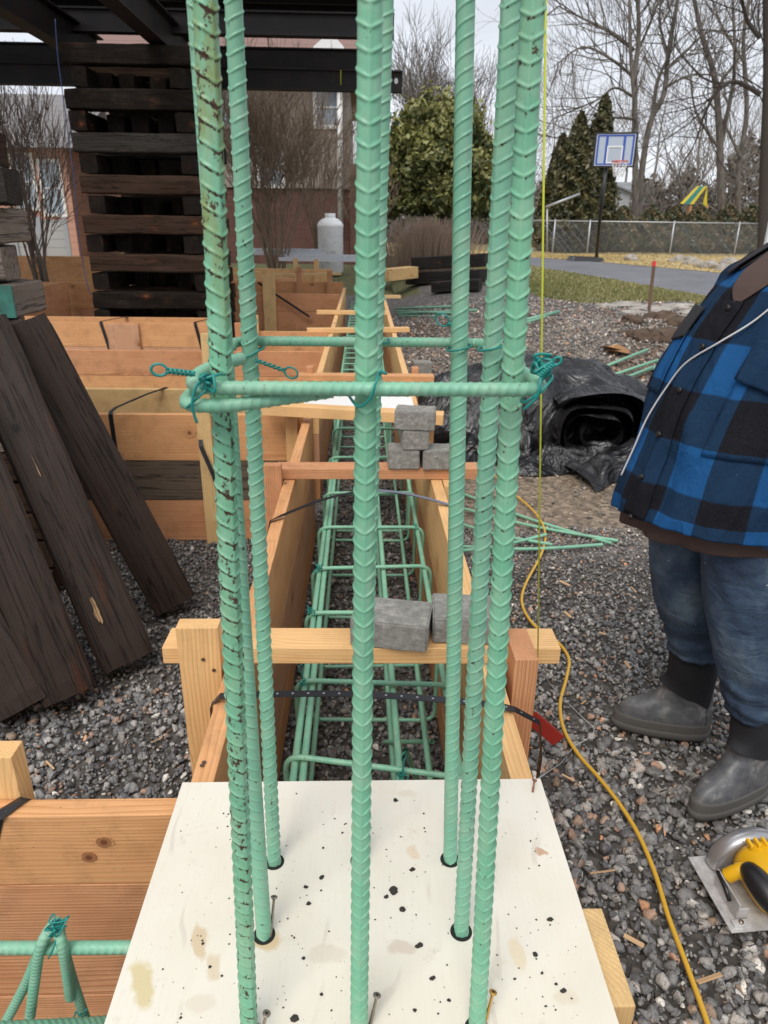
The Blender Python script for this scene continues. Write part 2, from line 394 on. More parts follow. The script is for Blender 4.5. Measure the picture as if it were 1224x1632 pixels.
c = mix(nt, ramp(nt, noise(nt, tc, 2.5, 5, .6), [(.4, 0), (.7, .4)]), c, mix(nt, .5, c, (.05, .034, .022)))
lk(nt, c, b.inputs['Base Color']); bump(nt, b, math_(nt, 'ADD', vo.outputs['Distance'], noise(nt, tc, 12, 5)), .8, .02)
ASPH, nt, b = newmat('worn_asphalt', (.16, .165, .18), .85)
tc = N(nt, 'ShaderNodeTexCoord').outputs['Object']; lk(nt, ramp(nt, noise(nt, tc, 1.2, 8, .7), [(.3, (.11, .113, .125)), (.7, (.19, .195, .21))]), b.inputs['Base Color'])

STEEL, nt, b = newmat('dark_steel_beam', (.014, .011, .010), .65, .0)
v = objvec(nt); lk(nt, ramp(nt, noise(nt, v, 5, 5), [(.4, (.010, .009, .009)), (.75, (.030, .014, .010))]), b.inputs['Base Color'])
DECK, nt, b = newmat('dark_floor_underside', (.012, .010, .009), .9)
BARK, nt, b = newmat('grey_bark', (.13, .115, .10), .9)
v = objvec(nt); lk(nt, ramp(nt, noise(nt, mapping(nt, v, (1, 1, .25)), 9, 5), [(.35, (.085, .072, .06)), (.7, (.21, .185, .16))]), b.inputs['Base Color'])
BARKB, nt, b = newmat('brown_twigs', (.20, .15, .105), .9)
BARKF, nt, b = newmat('far_hazed_bark', (.20, .175, .155), .9)  # distance haze painted into the bark as a paler tone
BARKD, nt, b = newmat('dark_bark', (.045, .036, .030), .9)
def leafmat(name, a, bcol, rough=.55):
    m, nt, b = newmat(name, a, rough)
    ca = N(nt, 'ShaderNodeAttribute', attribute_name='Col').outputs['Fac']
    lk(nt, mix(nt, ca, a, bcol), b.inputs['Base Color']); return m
LEAF_OLIVE = leafmat('olive_leaves', (.035, .055, .016), (.25, .245, .075))
LEAF_CEDAR = leafmat('cedar_foliage', (.040, .048, .020), (.17, .145, .06))
LEAF_HEDGE = leafmat('winter_hedge_foliage', (.060, .080, .040), (.27, .19, .10))
LEAF_DRY = leafmat('dry_brush', (.14, .09, .06), (.30, .20, .13))
GRASS = leafmat('lawn_grass', (.15, .17, .055), (.36, .31, .14))
STRAW = leafmat('straw_grass', (.38, .28, .12), (.55, .44, .22))
WHITE, nt, b = newmat('white_paint', (.75, .75, .74), .5)
GALV, nt, b = newmat('galvanised_metal', (.42, .44, .46), .45, .6)
ALU, nt, b = newmat('aluminium', (.55, .58, .62), .4, .6)
BLACKP, nt, b = newmat('black_plastic', (.012, .012, .014), .4)
RUBBER, nt, b = newmat('black_neoprene', (.010, .010, .013), .8)

# ------------------------------------------------------------ ground
def inpoly(px, py, poly):
    c = False; n = len(poly)
    for i in range(n):
        a, d = poly[i], poly[i - 1]
        if (a[1] > py) != (d[1] > py) and px < (d[0] - a[0]) * (py - a[1]) / (d[1] - a[1]) + a[0]: c = not c
    return c
def build_ground():
    xs = np.concatenate([np.linspace(-70, -7, 16), np.linspace(-6, 0.2, 16), np.linspace(.35, 9, 110), np.linspace(9.4, 20, 20), np.linspace(23, 90, 16)])
    ys = np.concatenate([np.linspace(-12, -1, 5), np.linspace(0, 4, 20), np.linspace(4.1, 16, 130), np.linspace(16.4, 40, 34), np.linspace(45, 160, 12)])
    V = []; col = []
    for y in ys:
        for x in xs:
            z = ground_z(x, y) 
            V.append((x, y, z))
            g = (.15, .145, .138)
            nz = mn.noise(Vector((x * .8, y * .8, 9)))
            if y < 4.0: g = (.075, .067, .058)
            if x > .4 and 3.3 < y: 
                k = sstep(3.3, 3.9, y) * (1 - sstep(5.4, 6.6, y + nz))
                g = tuple(a * (1 - k) + c_ * k for a, c_ in zip((.15, .135, .125), (.23, .175, .125)))
            if 6.3 < y < 12: 
                k = sstep(.0, .35, nz); g = tuple(a * (1 - k) + c_ * k for a, c_ in zip((.20, .165, .14), (.14, .092, .062)))
            if x > 0.6 and math.hypot(x - 3.9, (y - 9.4)) < 1.0 + nz: g = (.075, .047, .032)
            if y > 24: g = (.26, .20, .09)
            if y > 15 and x < 1.2: g = (.12, .12, .05)
            if x < -5 and y > 14: g = (.40, .31, .14)
            col.append(g)
    nx = len(xs); F = [(j * nx + i, j * nx + i + 1, (j + 1) * nx + i + 1, (j + 1) * nx + i) for j in range(len(ys) - 1) for i in range(nx - 1)]
    me = mesh_np('ground', np.array(V), np.array(F), True, np.array(col))
    tag(link('ground', me, GROUND), kind='structure')
build_ground()
def sheet(name, pix, mat, dz, kind='structure', n=26, label=None):
    """a sheet on the terrain between an upper and a lower edge given as ground points"""
    up, lo = pix
    def res(P, n):
        P = [gnd(*p) for p in P]; L = [0]
        for a, b_ in zip(P, P[1:]): L.append(L[-1] + (b_ - a).length)
        return [Vector([np.interp(t * L[-1], L, [p[i] for p in P]) for i in range(3)]) for t in np.linspace(0, 1, n)]
    U, Lw = res(up, n), res(lo, n); V = []; m = 14
    for j in range(m + 1):
        for i in range(n):
            p = U[i].lerp(Lw[i], j / m); V.append((p.x, p.y, ground_z(p.x, p.y) + dz))
    F = [(j * n + i, j * n + i + 1, (j + 1) * n + i + 1, (j + 1) * n + i) for j in range(m) for i in range(n - 1)]
    col = np.array([[.5 + .5 * mn.noise(Vector(v_) * 1.3)] * 3 for v_ in V])
    o = link(name, mesh_np(name, np.array(V), np.array(F), True, col), mat); o['kind'] = kind
    if label: tag(o, label, 'grass')
    return o
DRIVE = ([(790, 409.5), (870, 412), (960, 419), (1144, 436), (1290, 449)], [(790, 414), (870, 430), (924, 438), (1081, 466), (1140, 478), (1290, 512)])
LAWN = ([(640, 411), (790, 415), (870, 431), (924, 439), (1081, 467), (1140, 479), (1290, 513)], [(640, 432), (780, 440), (860, 474), (924, 484), (1000, 480), (1100, 482), (1290, 540)])
VERGE = ([(600, 401), (860, 400), (1000, 400), (1290, 400)], [(600, 409), (860, 410.5), (960, 418), (1144, 435), (1290, 448)])
# far driveway, lawn and verge
sheet('driveway', DRIVE, ASPH, .012)
sheet('lawn_soil', LAWN, GRASS, .008); sheet('verge_soil', VERGE, STRAW, .008)
def blades(name, pix, mat, n, h, label):
    up, lo = pix; P = []
    U = [gnd(*p) for p in up]; L = [gnd(*p) for p in lo]
    m = len(U); V = np.zeros((n * 3, 3)); col = np.zeros((n * 3, 3))
    for i in range(n):
        t = random.random() * (m - 1); s_ = min(len(L) - 1.001, t * (len(L) - 1) / (m - 1)); a = int(t); c_ = int(s_)
        pu = U[a].lerp(U[min(a + 1, m - 1)], t - a); pl = L[c_].lerp(L[min(c_ + 1, len(L) - 1)], s_ - c_)
        p = pu.lerp(pl, random.random()); z = ground_z(p.x, p.y); an = random.random() * PI; wd = .012 + p.y * .0011; hh = h * random.uniform(.5, 1.3)
        dx, dy = math.cos(an) * wd, math.sin(an) * wd
        V[i * 3] = (p.x - dx, p.y - dy, z); V[i * 3 + 1] = (p.x + dx, p.y + dy, z); V[i * 3 + 2] = (p.x + random.uniform(-.03, .03), p.y + random.uniform(-.03, .03), z + hh)
        cv = min(1, max(0, .45 + .6 * mn.noise(Vector((p.x * .5, p.y * .5, 1))) + random.uniform(-.3, .3))); col[i * 3:i * 3 + 3] = cv
    F = np.arange(n * 3).reshape(-1, 3)
    tag(link(name, mesh_np(name, V, F, False, col), mat), label, 'grass', kind='stuff')
blades('lawn_grass', LAWN, GRASS, 26000, .06, 'short mixed green and tan lawn beside the driveway')
blades('straw_grass', VERGE, STRAW, 14000, .05, 'pale straw coloured grass on the far side of the driveway')

# crushed stone: loose pieces, one object
def gravel(name, areas, label):
    VV, FF, CC = [], [], []; base = 0
    pal = 2.45 * np.array([1.04, 1.0, .94]) * np.array([(.060, .062, .066), (.085, .087, .09), (.11, .108, .105), (.045, .046, .05), (.15, .145, .14), (.032, .032, .036), (.19, .185, .18), (.30, .29, .27), (.16, .10, .07), (.12, .085, .06), (.24, .12, .06)])
    prob = np.array([.2, .2, .14, .14, .10, .08, .045, .02, .04, .025, .01]); prob /= prob.sum()
    vars_ = []
    for k in range(26):
        bm = bmesh.new(); r2 = np.random.default_rng(k + 3); npt = 11 + k % 7
        d = r2.normal(size=(npt, 3)); d /= np.linalg.norm(d, axis=1)[:, None]; d *= r2.uniform(.78, 1, (npt, 1)); d *= np.array([1, r2.uniform(.6, .95), r2.uniform(.42, .75)])
        vs = [bm.verts.new(tuple(p)) for p in d]; res = bmesh.ops.convex_hull(bm, input=vs)
        bmesh.ops.delete(bm, geom=[g for g in res['geom_interior'] if isinstance(g, bmesh.types.BMVert)], context='VERTS')
        bmesh.ops.triangulate(bm, faces=bm.faces); 
        bmesh.ops.bevel(bm, geom=bm.edges[:], offset=.07, segments=1, affect='EDGES'); bmesh.ops.triangulate(bm, faces=bm.faces)
        bm.verts.index_update(); vars_.append((np.array([tuple(q.co) for q in bm.verts]), np.array([[q.index for q in f.verts] for f in bm.faces]))); bm.free()
    low = []
    for k in range(14):
        bm = bmesh.new(); r2 = np.random.default_rng(k + 93)
        d = r2.normal(size=(9, 3)); d /= np.linalg.norm(d, axis=1)[:, None]; d *= np.array([1, r2.uniform(.6, .95), r2.uniform(.42, .75)])
        vs = [bm.verts.new(tuple(p)) for p in d]; res = bmesh.ops.convex_hull(bm, input=vs)
        bmesh.ops.delete(bm, geom=[g for g in res['geom_interior'] if isinstance(g, bmesh.types.BMVert)], context='VERTS')
        bmesh.ops.triangulate(bm, faces=bm.faces); bm.verts.index_update()
        low.append((np.array([tuple(q.co) for q in bm.verts]), np.array([[q.index for q in f.verts] for f in bm.faces]))); bm.free()
    for (x0, x1, y0, y1, dens, smin, smax, hi, tint) in areas:
        n = int((x1 - x0) * (y1 - y0) * dens); X = RNG.uniform(x0, x1, n); Y = RNG.uniform(y0, y1, n)
        sz = smin + (smax - smin) * RNG.random(n) ** 3.2
        Z = np.array([ground_z(a, b_) for a, b_ in zip(X, Y)]) + RNG.random(n) * .012 + sz * .15
        vi = RNG.integers(0, len(vars_ if hi else low), n); ci = RNG.choice(len(pal), n, p=prob)
        q = RNG.normal(size=(n, 4)); q[:, 1:3] *= .45; q /= np.linalg.norm(q, axis=1)[:, None]
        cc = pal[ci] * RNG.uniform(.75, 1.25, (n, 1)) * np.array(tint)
        for k, (bv, bf) in enumerate(vars_ if hi else low):
            idx = np.where(vi == k)[0]
            if not len(idx): continue
            w_, a, b_, c_ = q[idx].T
            Rm = np.stack([1 - 2 * (b_ * b_ + c_ * c_), 2 * (a * b_ - c_ * w_), 2 * (a * c_ + b_ * w_), 2 * (a * b_ + c_ * w_), 1 - 2 * (a * a + c_ * c_), 2 * (b_ * c_ - a * w_), 2 * (a * c_ - b_ * w_), 2 * (b_ * c_ + a * w_), 1 - 2 * (a * a + b_ * b_)], 1).reshape(-1, 3, 3)
            P = np.einsum('nij,vj->nvi', Rm, bv) * sz[idx][:, None, None] + np.stack([X, Y, Z], 1)[idx][:, None, :]
            m = len(bv); VV.append(P.reshape(-1, 3)); FF.append((bf[None] + (np.arange(len(idx)) * m)[:, None, None]).reshape(-1, 3) + base)
            CC.append(np.repeat(cc[idx], m, axis=0)); base += m * len(idx)
    me = mesh_np(name, np.concatenate(VV), np.concatenate(FF), False, np.concatenate(CC))
    return tag(link(name, me, STONE), label, 'gravel', kind='stuff')
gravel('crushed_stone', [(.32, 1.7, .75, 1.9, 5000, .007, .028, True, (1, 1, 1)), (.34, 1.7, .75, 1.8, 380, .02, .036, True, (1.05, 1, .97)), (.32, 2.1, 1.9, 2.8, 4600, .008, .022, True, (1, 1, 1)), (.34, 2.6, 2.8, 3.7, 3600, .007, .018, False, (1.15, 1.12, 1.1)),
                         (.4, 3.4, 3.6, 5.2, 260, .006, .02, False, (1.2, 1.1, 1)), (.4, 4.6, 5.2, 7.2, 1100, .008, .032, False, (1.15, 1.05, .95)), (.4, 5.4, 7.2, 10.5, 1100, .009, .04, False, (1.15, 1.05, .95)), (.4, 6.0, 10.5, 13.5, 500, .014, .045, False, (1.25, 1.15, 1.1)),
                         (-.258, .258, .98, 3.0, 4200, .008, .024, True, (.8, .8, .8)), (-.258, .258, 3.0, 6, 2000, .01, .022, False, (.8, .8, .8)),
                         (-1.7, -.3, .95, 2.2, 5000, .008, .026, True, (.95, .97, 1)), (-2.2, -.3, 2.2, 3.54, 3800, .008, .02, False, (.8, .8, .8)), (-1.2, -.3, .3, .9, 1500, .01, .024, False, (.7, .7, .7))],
       'loose grey crushed stone spread round the wooden forms')

# ------------------------------------------------------------ timber pieces
def plank(name, p0, p1, wide, thick, mat, parent=None, up=(0, 0, 1), bev=.002, jit=0):
    """board from p0 to p1 (centre line); 'wide' lies along up, 'thick' across"""
    p0, p1 = Vector(p0), Vector(p1); d = p1 - p0; L = d.length; xa = d.normalized()
    za = Vector(up); za = (za - xa * za.dot(xa)).normalized(); ya = za.cross(xa)
    M = Matrix((( xa.x, ya.x, za.x, p0.x), (xa.y, ya.y, za.y, p0.y), (xa.z, ya.z, za.z, p0.z), (0, 0, 0, 1)))
    me = MB().box((0, -thick / 2, -wide / 2), (L, thick / 2, wide / 2)).mesh(name); do_bevel(me, bev)
    return link(name, me, mat, parent, M)
def form_wall(p0, p1, rows, label, th=.040, group='board forms for the footings', mats=None, stakes=(), name='footing_form'):
    """rows: [(z0,z1,mat)] boards between two ground points"""
    p0, p1 = Vector((*p0, 0)), Vector((*p1, 0))
    e = empty(name, (p0 + p1) / 2, label, 'wooden form', group)
    for z0, z1, m in rows:
        plank('board', p0 + Vector((0, 0, (z0 + z1) / 2)), p1 + Vector((0, 0, (z0 + z1) / 2)), z1 - z0 - .003, th, m, e)
    return e
def stake(x, y, z0, z1, wx, wy, mat, parent=None, label=None, lean=(0, 0)):
    if wx >= wy: up, wd, tk = (1, 0, 0), wx, wy
    else: up, wd, tk = (0, 1, 0), wy, wx
    o = plank('stake', (x, y, z0), (x + lean[0], y + lean[1], z1), wd, tk, mat, parent, up=up)
    return o
def strap_over(name, pts, wdir, parent, width=.02, mat=None, dots=True):
    m = MB().ribbon(pts, wdir, width); o = m.obj(name, mat or STRAP, parent)
    if dots:
        d = MB(); pts = [Vector(p) for p in pts]
        L = 0
        for a, b_ in zip(pts, pts[1:]):
            n = max(1, int((b_ - a).length / .022)); t = (b_ - a).normalized(); wv = Vector(wdir); wv = (wv - t * wv.dot(t)).normalized(); nn = t.cross(wv)
            if nn.dot(Vector((0, -.4, 1))) < 0: nn = -nn
            for i in range(n):
                c_ = a.lerp(b_, (i + .5) / n) + nn * .0012
                V = [c_ + (wv * math.cos(k * PI / 3) + t * math.sin(k * PI / 3)) * .0026 for k in range(6)]
                d.add(V, [(0, 1, 2, 3, 4, 5)])
        d.obj('strap_hole', GALV, o)
    return o
G = 'board forms for the footings'
# main trench
WL = form_wall((-.279, 4.0 - .42), (-.279, .957), [(.42, .70, W_ORANGE), (.14, .42, W_PINK), (0, .14, W_ORANGE)], 'long left wall of the middle trench form, running away from the cream plywood')
WR = form_wall((.281, 11.5), (.281, .30), [(.42, .70, W_PALE), (.14, .42, W_RED), (0, .14, W_ORANGE)], 'long right wall of the middle trench form beside the gravel and the pavers')
stake(-.352, 1.33, 0, .805, .089, .04, W_PALE, WL); stake(-.345, 2.50, 0, .78, .089, .04, W_RED, WL)
stake(.345, 1.315, 0, .76, .050, .125, W_RED, WR); stake(.326, 2.53, 0, .70, .042, .089, W_PALE, WR)
stake(.33, 3.42, 0, .76, .042, .06, W_PALE, WR); stake(.33, 4.5, 0, .77, .042, .07, W_RED, WR); stake(.325, .66, 0, .685, .045, .14, W_YELLOW, WR)
WL2 = form_wall((-.285, 4.17), (-.285, 11.5), [(.42, .70, W_PALE), (.14, .42, W_PINK), (0, .14, W_ORANGE)], 'far left wall of the middle trench form beyond the cross trench')
stake(-.33, 4.45, 0, .78, .042, .07, W_RED, WL2)
# straps across the middle trench
def arc(p0, p1, lift, n=16, mid=0):
    p0, p1 = Vector(p0), Vector(p1)
    return [p0.lerp(p1, i / n) + Vector((0, mid * math.sin(PI * i / n), lift * math.sin(PI * i / n))) for i in range(n + 1)]
e = empty('strap', (0, 1.19, .71), 'black perforated strap lying across the trench just beyond the cream plywood', 'strap', 'steel straps over the forms')
pts = [(-.305, 1.20, .36), (-.312, 1.20, .60), (-.308, 1.20, .69), (-.29, 1.20, .712)] + arc((-.25, 1.20, .715), (.25, 1.165, .715), .012)[1:-1] + [(.27, 1.165, .712), (.305, 1.16, .705), (.355, 1.15, .68), (.365, 1.15, .60), (.362, 1.15, .42)]
strap_over('strap_band', pts, (0, 1, 0), e, .02)
e = empty('strap', (0, 2.3, .71), 'black strap with grey sheen painted on, bowed over the trench in front of the paver stack', 'strap', 'steel straps over the forms')
strap_over('strap_band', [(-.315, 2.1, .45), (-.312, 2.12, .66)] + arc((-.30, 2.14, .705), (.31, 2.28, .702), .04, mid=.10) + [(.33, 2.28, .62)], (0, 1, 0), e, .02, STRAP, False)
strap_over('strap_sheen', [p + Vector((0, 0, .0015)) for p in arc((-.30, 2.14, .705), (.31, 2.28, .702), .04, mid=.10)[8:]], (0, 1, 0), e, .019, STRAPG, False)  # grey ribbon: sheen painted on the right half of the black strap
# cross boards laid over the trench
def spreader(a, b_, mat, label, wide=.089, th=.038):
    o = plank('cross_board', a, b_, th, wide, mat, None); return tag(o, label, 'cross board', 'boards laid across the middle trench')
spreader((-.437, 1.375, .7215), (.437, 1.365, .7215), W_PALE, 'pale cross board with the large paver on it, nearest to the plywood', .085, .04)
spreader((-.33, 2.595, .7225), (.50, 2.60, .7225), W_RED, 'wavy orange cross board under the stack of grey pavers', .085, .042)
spreader((-.49, 3.44, .76), (.385, 3.30, .75), W_PALE, 'pale cross board in front of the small white sheet', .085, .05)
spreader((-.40, 4.41, .7225), (.44, 4.40, .7225), W_ORANGE, 'tan cross board just behind the small white sheet')
spreader((-.50, 6.50, .7225), (.42, 6.62, .7225), W_PALE, 'thin tan cross board far down the trench, second from its far end')
spreader((-.50, 7.95, .7225), (.26, 7.95, .7225), W_PALE, 'thin tan cross board far down the trench, last one before the ladder', )
spreader((.0, 9.8, .7225), (.50, 9.85, .7225), W_YELLOW, 'short yellow board on the far right end of the trench wall')
NAIL, nt, b = newmat('nail_head', (.09, .05, .03), .6)
for (u, v, y, o_) in ((324, 1051, 1.309, WL), (341, 1068, 1.309, WL)):
    p = at(u, v, y=y); MB().tube([p, p + Vector((0, -.0015, 0))], [.0042, .0042], 10).obj('nail', NAIL, o_)
for (u, v) in ((325, 1215), (322, 1220), (455, 770)):
    p = at(u, v, z=.7012); MB().tube([p, p + Vector((0, 0, .001))], [.004, .004], 10).obj('nail', NAIL, WL)
# plywood sheets
e = empty('plywood_sheet', (PLYC.x, PLYC.y, .702), 'cream plywood sheet with yellow stains and dark crumbs that the tall rebar goes through', 'plywood sheet', 'cream plywood sheets on the trench')
M0 = Matrix.Translation(PLYC)
MB().box((-.3055, -.315, -.0175), (.3065, .3075, 0)).obj('sheet', PLY, e, M=M0, bevel=.0008)
PLY2 = empty('plywood_sheet', (-.02, 3.72, .702), 'small white plywood sheet far down the trench under the front tie', 'plywood sheet', 'cream plywood sheets on the trench')
WPLY, nt, b = newmat('white_sheet', (.80, .79, .76), .4)
MB().box((-.30, -.18, -.0175), (.285, .18, 0)).obj('sheet', WPLY, PLY2, M=Matrix.Translation((-.015, 3.71, .72)), bevel=.001)
PLY1 = e

# left side forms
fa = form_wall((-1.75, .921), (-.309, .921), [(.545, .70, W_ORANGE), (.265, .545, W_RED), (0, .265, W_RED)], 'nearest left form wall with two knots, meeting the cream plywood sheet', .038)
stake(-.625, .963, 0, .785, .10, .042, W_PALE, fa)
strap_over('strap', [(-.565, .965, .5), (-.565, .944, .69), (-.567, .938, .7035), (-.590, .90, .7035), (-.597, .8985, .69), (-.63, .8985, .60)], (1, .2, 0), fa, .02)
fb = form_wall((-2.7, 3.56), (-.305, 3.56), [(.455, .70, W_ORANGE), (.235, .455, W_GREY), (0, .235, W_RED)], 'left form wall with a grey middle board, behind the charred timbers')
stake(-.80, 3.515, 0, .74, .07, .045, W_YELLOW, fb)
stake(-.36, 3.51, .2, .73, .06, .045, W_PALE, fb)
fb2 = form_wall((-2.7, 4.15), (-.31, 4.15), [(.46, .70, W_YELLOW), (.235, .46, W_PALE), (0, .235, W_RED)], 'yellow topped form wall with a dark knot, just behind the grey boarded one')
for x in (-1.27, ):
    strap_over('strap', [(x + .12, 4.17, .704), (x + .05, 4.0, .70), (x, 3.62, .715), (x - .002, 3.55, .712), (x - .003, 3.537, .70), (x, 3.535, .48), (x, 3.535, .40)], (1, 0, 0), fb, .022, dots=False)
strap_over('strap', [(-.86, 3.60, .703), (-.83, 3.535, .69), (-.82, 3.48, .55), (-.76, 3.45, .40), (-.74, 3.45, .30)], (1, 0, 0), fb, .022, dots=False)
fc = form_wall((-6.2, 7.1), (-1.35, 7.1), [(.47, .70, W_ORANGE), (.24, .47, W_PINK), (0, .24, W_RED)], 'wide form wall at the foot of the dark crib tower')
form_wall((-6.2, 7.5), (-1.35, 7.5), [(.47, .705, W_ORANGE), (0, .47, W_RED)], 'back wall of the wide form, directly under the crib tower')
plank('board', (-2.31, 7.06, .08), (-2.31, 7.06, .69), .30, .03, W_PINK, fc, up=(1, 0, 0))
for x in (-2.52, -1.62):
    strap_over('strap', [(x + .13, 7.5, .712), (x, 7.09, .712), (x, 7.075, .70), (x + .12, 7.07, .1)], (1, 0, 0), fc, .03, dots=False)
plank('strap', (-2.45, 7.03, .06), (-1.98, 7.03, .42), .03, .004, STRAP, fc)
fd = form_wall((-2.4, 5.75), (-.31, 5.75), [(.46, .66, W_RED), (.2, .46, W_ORANGE), (0, .2, W_RED)], 'red brown form wall between the third and fourth left trenches')
stake(-1.22, 5.71, 0, .80, .10, .05, W_YELLOW, fd); stake(-1.02, 6.2, 0, .82, .13, .05, W_RED, fd)
fe = form_wall((-1.0, 6.45), (-.31, 6.45), [(.47, .72, W_ORANGE), (0, .47, W_PINK)], 'short form wall with a stake, right of the back-left rebar')
stake(-.98, 6.40, 0, .86, .13, .05, W_PALE, fe)
ff = form_wall((-2.6, 10.4), (-.32, 10.4), [(.46, .70, W_RED), (.2, .46, W_RED), (0, .2, W_PINK)], 'deep red form wall in the middle distance below the ladders')
stake(-1.30, 10.3, 0, .95, .17, .05, W_YELLOW, ff)
strap_over('strap', [(-1.45, 10.3, .85), (-.75, 10.28, .40)], (0, 0, 1), ff, .03, dots=False)
form_wall((-6, 12.0), (-2.5, 12.0), [(.3, .70, W_ORANGE), (0, .3, W_RED)], 'form wall left of the crib tower, front side of a box form')
fg = form_wall((-4.7, 10.2), (-4.7, 11.9), [(.3, .72, W_RED), (0, .3, W_RED)], 'short form wall running back left of the crib tower')
stake(-4.85, 10.1, 0, .95, .07, .05, W_STAKE, fg); stake(-3.35, 10.6, 0, .88, .07, .05, W_STAKE, fg)
form_wall((-8.5, 14.6), (-3.5, 14.6), [(.45, .98, W_ORANGE), (0, .45, W_ORANGE)], 'farthest left form wall below the bare shrub')
form_wall((-2.9, 12.4), (-.33, 12.4), [(.35, .72, W_ORANGE), (0, .35, W_RED)], 'form wall beyond the deep red one, below the white tank')
fh = form_wall((-3.2, 14.6), (-.6, 14.6), [(.4, .80, W_PALE), (0, .4, W_RED)], 'farthest middle form wall, just before the ladders')
for x, y, t in ((-2.2, 12.3, 1.0), (-1.6, 12.3, .92), (-1.05, 12.3, .95), (-.55, 12.3, .9), (-2.6, 14.5, 1.05), (-1.3, 14.5, 1.0), (-.9, 14.5, .98)):
    stake(x, y, 0, t, .09, .05, random.choice([W_YELLOW, W_PALE, W_RED]), fh)
for x, y, l, m in ((-2.4, 13.4, 1.1, W_PALE), (-1.6, 11.7, 1.0, W_ORANGE), (-1.0, 13.3, 1.2, W_YELLOW)):
    tag(plank('cross_board', (x - l / 2, y, .76), (x + l / 2, y + .25, .78), .04, .09, m), {(-2.4): 'pale loose board lying on the far left forms', (-1.6): 'orange loose board lying on the far forms', (-1.0): 'yellow loose board on the far forms below the white tank'}[x], 'cross board', 'loose boards on the far forms')

KNOTM, nt, b = newmat('wood_knot', (.2, .07, .03), .55)
tc = N(nt, 'ShaderNodeTexCoord').outputs['Object']; kw = N(nt, 'ShaderNodeTexWave', wave_type='RINGS', rings_direction='SPHERICAL'); kw.inputs['Scale'].default_value = 42; kw.inputs['Distortion'].default_value = 1.5; lk(nt, tc, kw.inputs[0])
ln = N(nt, 'ShaderNodeVectorMath', operation='LENGTH'); lk(nt, tc, ln.inputs[0])
lk(nt, mix(nt, ramp(nt, kw.outputs['Fac'], [(.3, 0), (.8, .45)]), ramp(nt, ln.outputs['Value'], [(.003, (.14, .045, .018)), (.009, (.36, .16, .065)), (.015, (.60, .31, .135))]), (.16, .05, .02)), b.inputs['Base Color'])
for (u, v, y, rx, rz, o_) in ((166, 1342, .9012, .017, .011, fa), (142, 1366, .9012, .013, .012, fa), (466, 640, 4.129, .045, .03, fb2), (302, 690, 3.539, .035, .028, fb)):
    c_ = at(u, v, y=y); rk = random.Random(int(u)); V = [Vector((math.cos(q) * rx * rk.uniform(.85, 1.1), 0, math.sin(q) * rz * rk.uniform(.85, 1.1))) for q in np.linspace(0, 2 * PI, 25)[:-1]]
    m_ = MB().add(V + [p + Vector((0, -.0012, 0)) for p in V], [tuple(range(24)), tuple(range(24, 48))[::-1]] + [(k, (k + 1) % 24, 24 + (k + 1) % 24, 24 + k) for k in range(24)])
    link('knot', m_.mesh('knot'), KNOTM, o_, Matrix.Translation(c_))
# ------------------------------------------------------------ tall rebar cage
RB = .0091
def vbar(bu, bv, tu, y_top, y_b, phase, mat, rust, label, slope=.0080, pitch=.0152, mid=None):
    a = at(bu, bv, y=y_b); a = at(bu, bv, z=.72); a.y = y_b if y_b else a.y
    t = at(tu, 0, y=y_top)
    d = (t - a) / (t.z - a.z)
    p0 = a + d * (.12 - a.z); p1 = a + d * (2.35 - a.z)
    n = 40; bend = mid or Vector((0, 0, 0)); P = [p0.lerp(p1, i / n) + bend * math.sin(PI * i / n) for i in range(n + 1)]
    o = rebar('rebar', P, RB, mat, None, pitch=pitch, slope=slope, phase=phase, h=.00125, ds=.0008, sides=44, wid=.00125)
    o['rust'] = rust
    tag(o, label, 'rebar', 'upright green rebar of the column cage')
    # flat black disc: shade of the gap round the bar, painted on the sheet
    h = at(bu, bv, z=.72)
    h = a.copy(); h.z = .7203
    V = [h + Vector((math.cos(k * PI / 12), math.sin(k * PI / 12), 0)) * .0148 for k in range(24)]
    MB().add(V, [tuple(range(24))]).obj('painted_hole', HOLEPAINT, PLY1)
    return lambda z: a + d * (z - a.z)
HP = PI / 2
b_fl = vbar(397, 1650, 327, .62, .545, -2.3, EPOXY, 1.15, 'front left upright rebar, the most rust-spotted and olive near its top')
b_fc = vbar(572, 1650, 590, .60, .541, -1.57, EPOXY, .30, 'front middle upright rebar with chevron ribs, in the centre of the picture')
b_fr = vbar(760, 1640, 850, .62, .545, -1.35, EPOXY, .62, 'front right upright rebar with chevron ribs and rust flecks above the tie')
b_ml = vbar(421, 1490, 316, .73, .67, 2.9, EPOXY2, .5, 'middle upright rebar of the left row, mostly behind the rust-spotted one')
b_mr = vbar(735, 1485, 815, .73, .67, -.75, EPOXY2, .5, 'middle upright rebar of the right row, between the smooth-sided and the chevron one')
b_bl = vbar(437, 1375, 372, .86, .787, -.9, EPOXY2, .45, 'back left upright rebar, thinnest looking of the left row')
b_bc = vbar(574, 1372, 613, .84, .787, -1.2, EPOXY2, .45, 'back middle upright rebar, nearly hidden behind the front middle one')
b_br = vbar(717, 1368, 742, .87, .787, .35, EPOXY2, .22, 'back right upright rebar with clean slanting ribs')

